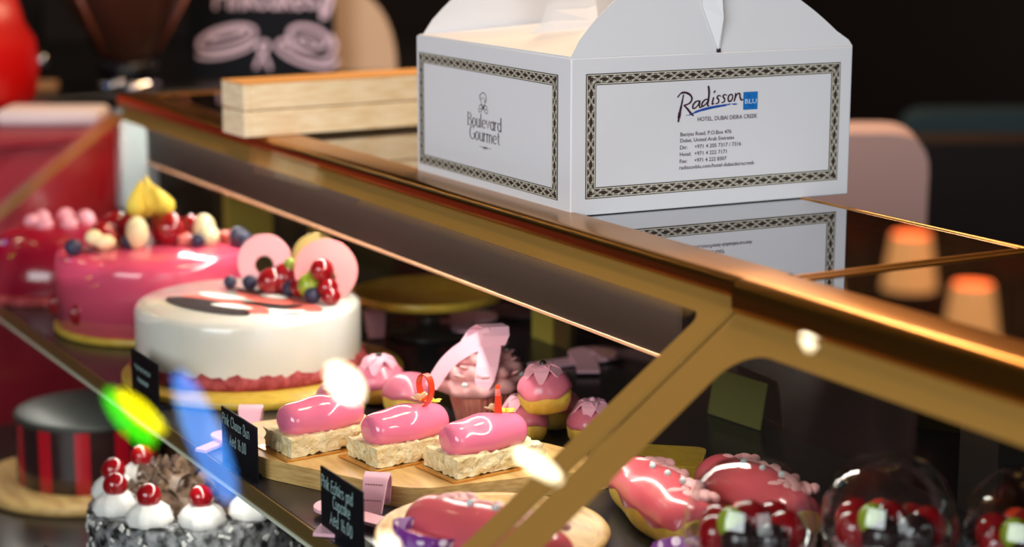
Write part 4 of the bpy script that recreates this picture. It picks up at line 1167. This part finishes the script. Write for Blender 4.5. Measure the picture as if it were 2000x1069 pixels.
b = MB(); b.lathe([(0, 0), (.110, 0), (.128, .03), (.134, .07), (.130, .11), (.115, .135), (.104, .18), (0, .18)], 56); b.build('canister_body', 'red_gloss', t)
b = MB(); b.lathe([(.106, .18), (.107, .19), (.06, .205), (0, .208)], 56); b.build('canister_lid', 'red_gloss', t)

# seating behind the case
def chair(label, loc, rz, mat, legm, group=None, bw=.46, bh=.95):
    t = thing('chair', label, 'chair', (loc[0], loc[1], -TOP), rz, group)
    b = MB(); b.box(-bw / 2, bw / 2, -.23, .23, .42, .50); b.build('seat', mat, t, bevel=.025)
    b = MB()
    n = 8; vs = []
    b.prism(roundpoly([(-bw / 2, .0), (bw / 2, 0), (bw * .47, bh - .48), (-bw * .47, bh - .48)], .06), -.035, .035, 0, Matrix.Translation((0, .22, .48)) @ Matrix.Rotation(R(82), 4, 'X'))
    b.build('backrest', mat, t, bevel=.012)
    for sx in (-1, 1):
        for sy in (-1, 1):
            b = MB(); b.tube([(sx * bw * .43, sy * .20, 0), (sx * bw * .41, sy * .19, .43)], [.014, .019], 10); b.build('leg', legm, t)
    return t
chair('blush upholstered chair turned away close behind the case', (-1.468, 1.072, 0), R(-119), 'upholstery', 'black', bw=.46, bh=1.185)
chair('dark leather chair beside the blush chair behind the case', (-1.75, 1.79, 0), R(-119), 'darkleather', 'black', bw=.52, bh=1.09)
chair('teal fabric chair further back in the dim room', (-2.55, 2.45, 0), R(-115), 'teal', 'black', bw=.40, bh=1.02)
chair('crimson fabric chair at the dim far end', (-2.0, 3.05, 0), R(-110), 'crimson', 'black', bw=.6, bh=1.02)
t = thing('dining_table', 'dark round dining table in the dim room', 'table', (-3.2, 2.4, -TOP))
b = MB(); b.lathe([(0, .72), (.45, .72), (.46, .735), (.45, .75), (0, .75)], 48); b.build('table_top', 'cabinet', t)
b = MB(); b.lathe([(0, 0), (.25, 0), (.25, .015), (.04, .04), (.035, .72), (0, .72)], 32); b.build('pedestal', 'black', t)

# ------------------------------------------------------------------ lamps seen only as reflections in the glass
def pendant(label, p, q, r, glow):
    """hanging lamp: tube or bulb of light between p and q, on a cord from the ceiling"""
    p = Vector(p); q = Vector(q); c = (p + q) / 2
    t = thing('pendant_lamp', label, 'lamp', c, 0, 'pendant lamps over the coffee corner')
    b = MB(); d = (q - p) / 2
    N = 10
    pts = [-d + (2 * d) * (k / N) for k in range(N + 1)]
    b.tube(pts, [r * max(.25, sin(pi * (.08 + .84 * k / N)) ** .5) for k in range(N + 1)], 14); b.build('bulb', glow, t)
    b = MB(); b.tube([(0, 0, r * .9), (0, 0, 2.2 - c.z)], .003, 6); b.build('cord', 'black', t)
    b = MB(); b.lathe([(.012, r * .8), (.016, r * .8 + .01), (.010, r * .8 + .05), (0, r * .8 + .052)], 16); b.build('socket', 'black', t)
pendant('clear white pendant bulb over the middle of the coffee corner', (-2.318, -.415, .858), (-2.240, -.443, .882), .030, 'lamp')
pendant('slim white pendant tube hanging nearest the case', (-1.900, -.439, 1.058), (-1.806, -.457, 1.098), .016, 'lamp')
pendant('small round white pendant bulb, highest of the row', (-1.598, -.083, 1.385), (-1.590, -.083, 1.405), .026, 'lamp')
pendant('tiny white pendant bulb hanging lowest on the customer side', (-1.985, -.655, .880), (-1.955, -.672, .894), .017, 'lamp')
pendant('yellow green neon tube hanging past the coffee corner', (-2.678, -.600, .582), (-2.530, -.630, .626), .020, 'neon_yellow')
pendant('green neon tube hanging beside the yellow one', (-2.789, -0.623, 0.602), (-2.617, -0.673, 0.645), .030, 'neon_green')
pendant('blue neon tube hanging past the coffee corner', (-2.600, -.530, .668), (-2.285, -.690, .698), .034, 'neon_blue')
def sconce(label, x, z, r):
    t = thing('wall_lamp', label, 'lamp', (x, 4.93, z), 0, 'amber wall lamps at the far end')
    b = MB(); b.box(-.05, .05, -.0, .02, -.08, .08); b.build('wall_plate', 'dark', t)
    b = MB(); b.lathe([(r * .7, -.12), (r, .12), (r * .97, .12), (r * .67, -.12)], 24, c=(0, -r - .02, 0)); b.build('shade', 'lamp_warm', t)
for k, (x, z) in enumerate(((-6.5, 1.35), (-6.0, 1.55), (-5.35, 1.35), (-4.95, 1.5), (-4.4, 1.3))):
    sconce('amber wall lamp on the far wall, %s from the coffee corner' % ('first', 'second', 'third', 'fourth', 'fifth')[k], x, z, .12)
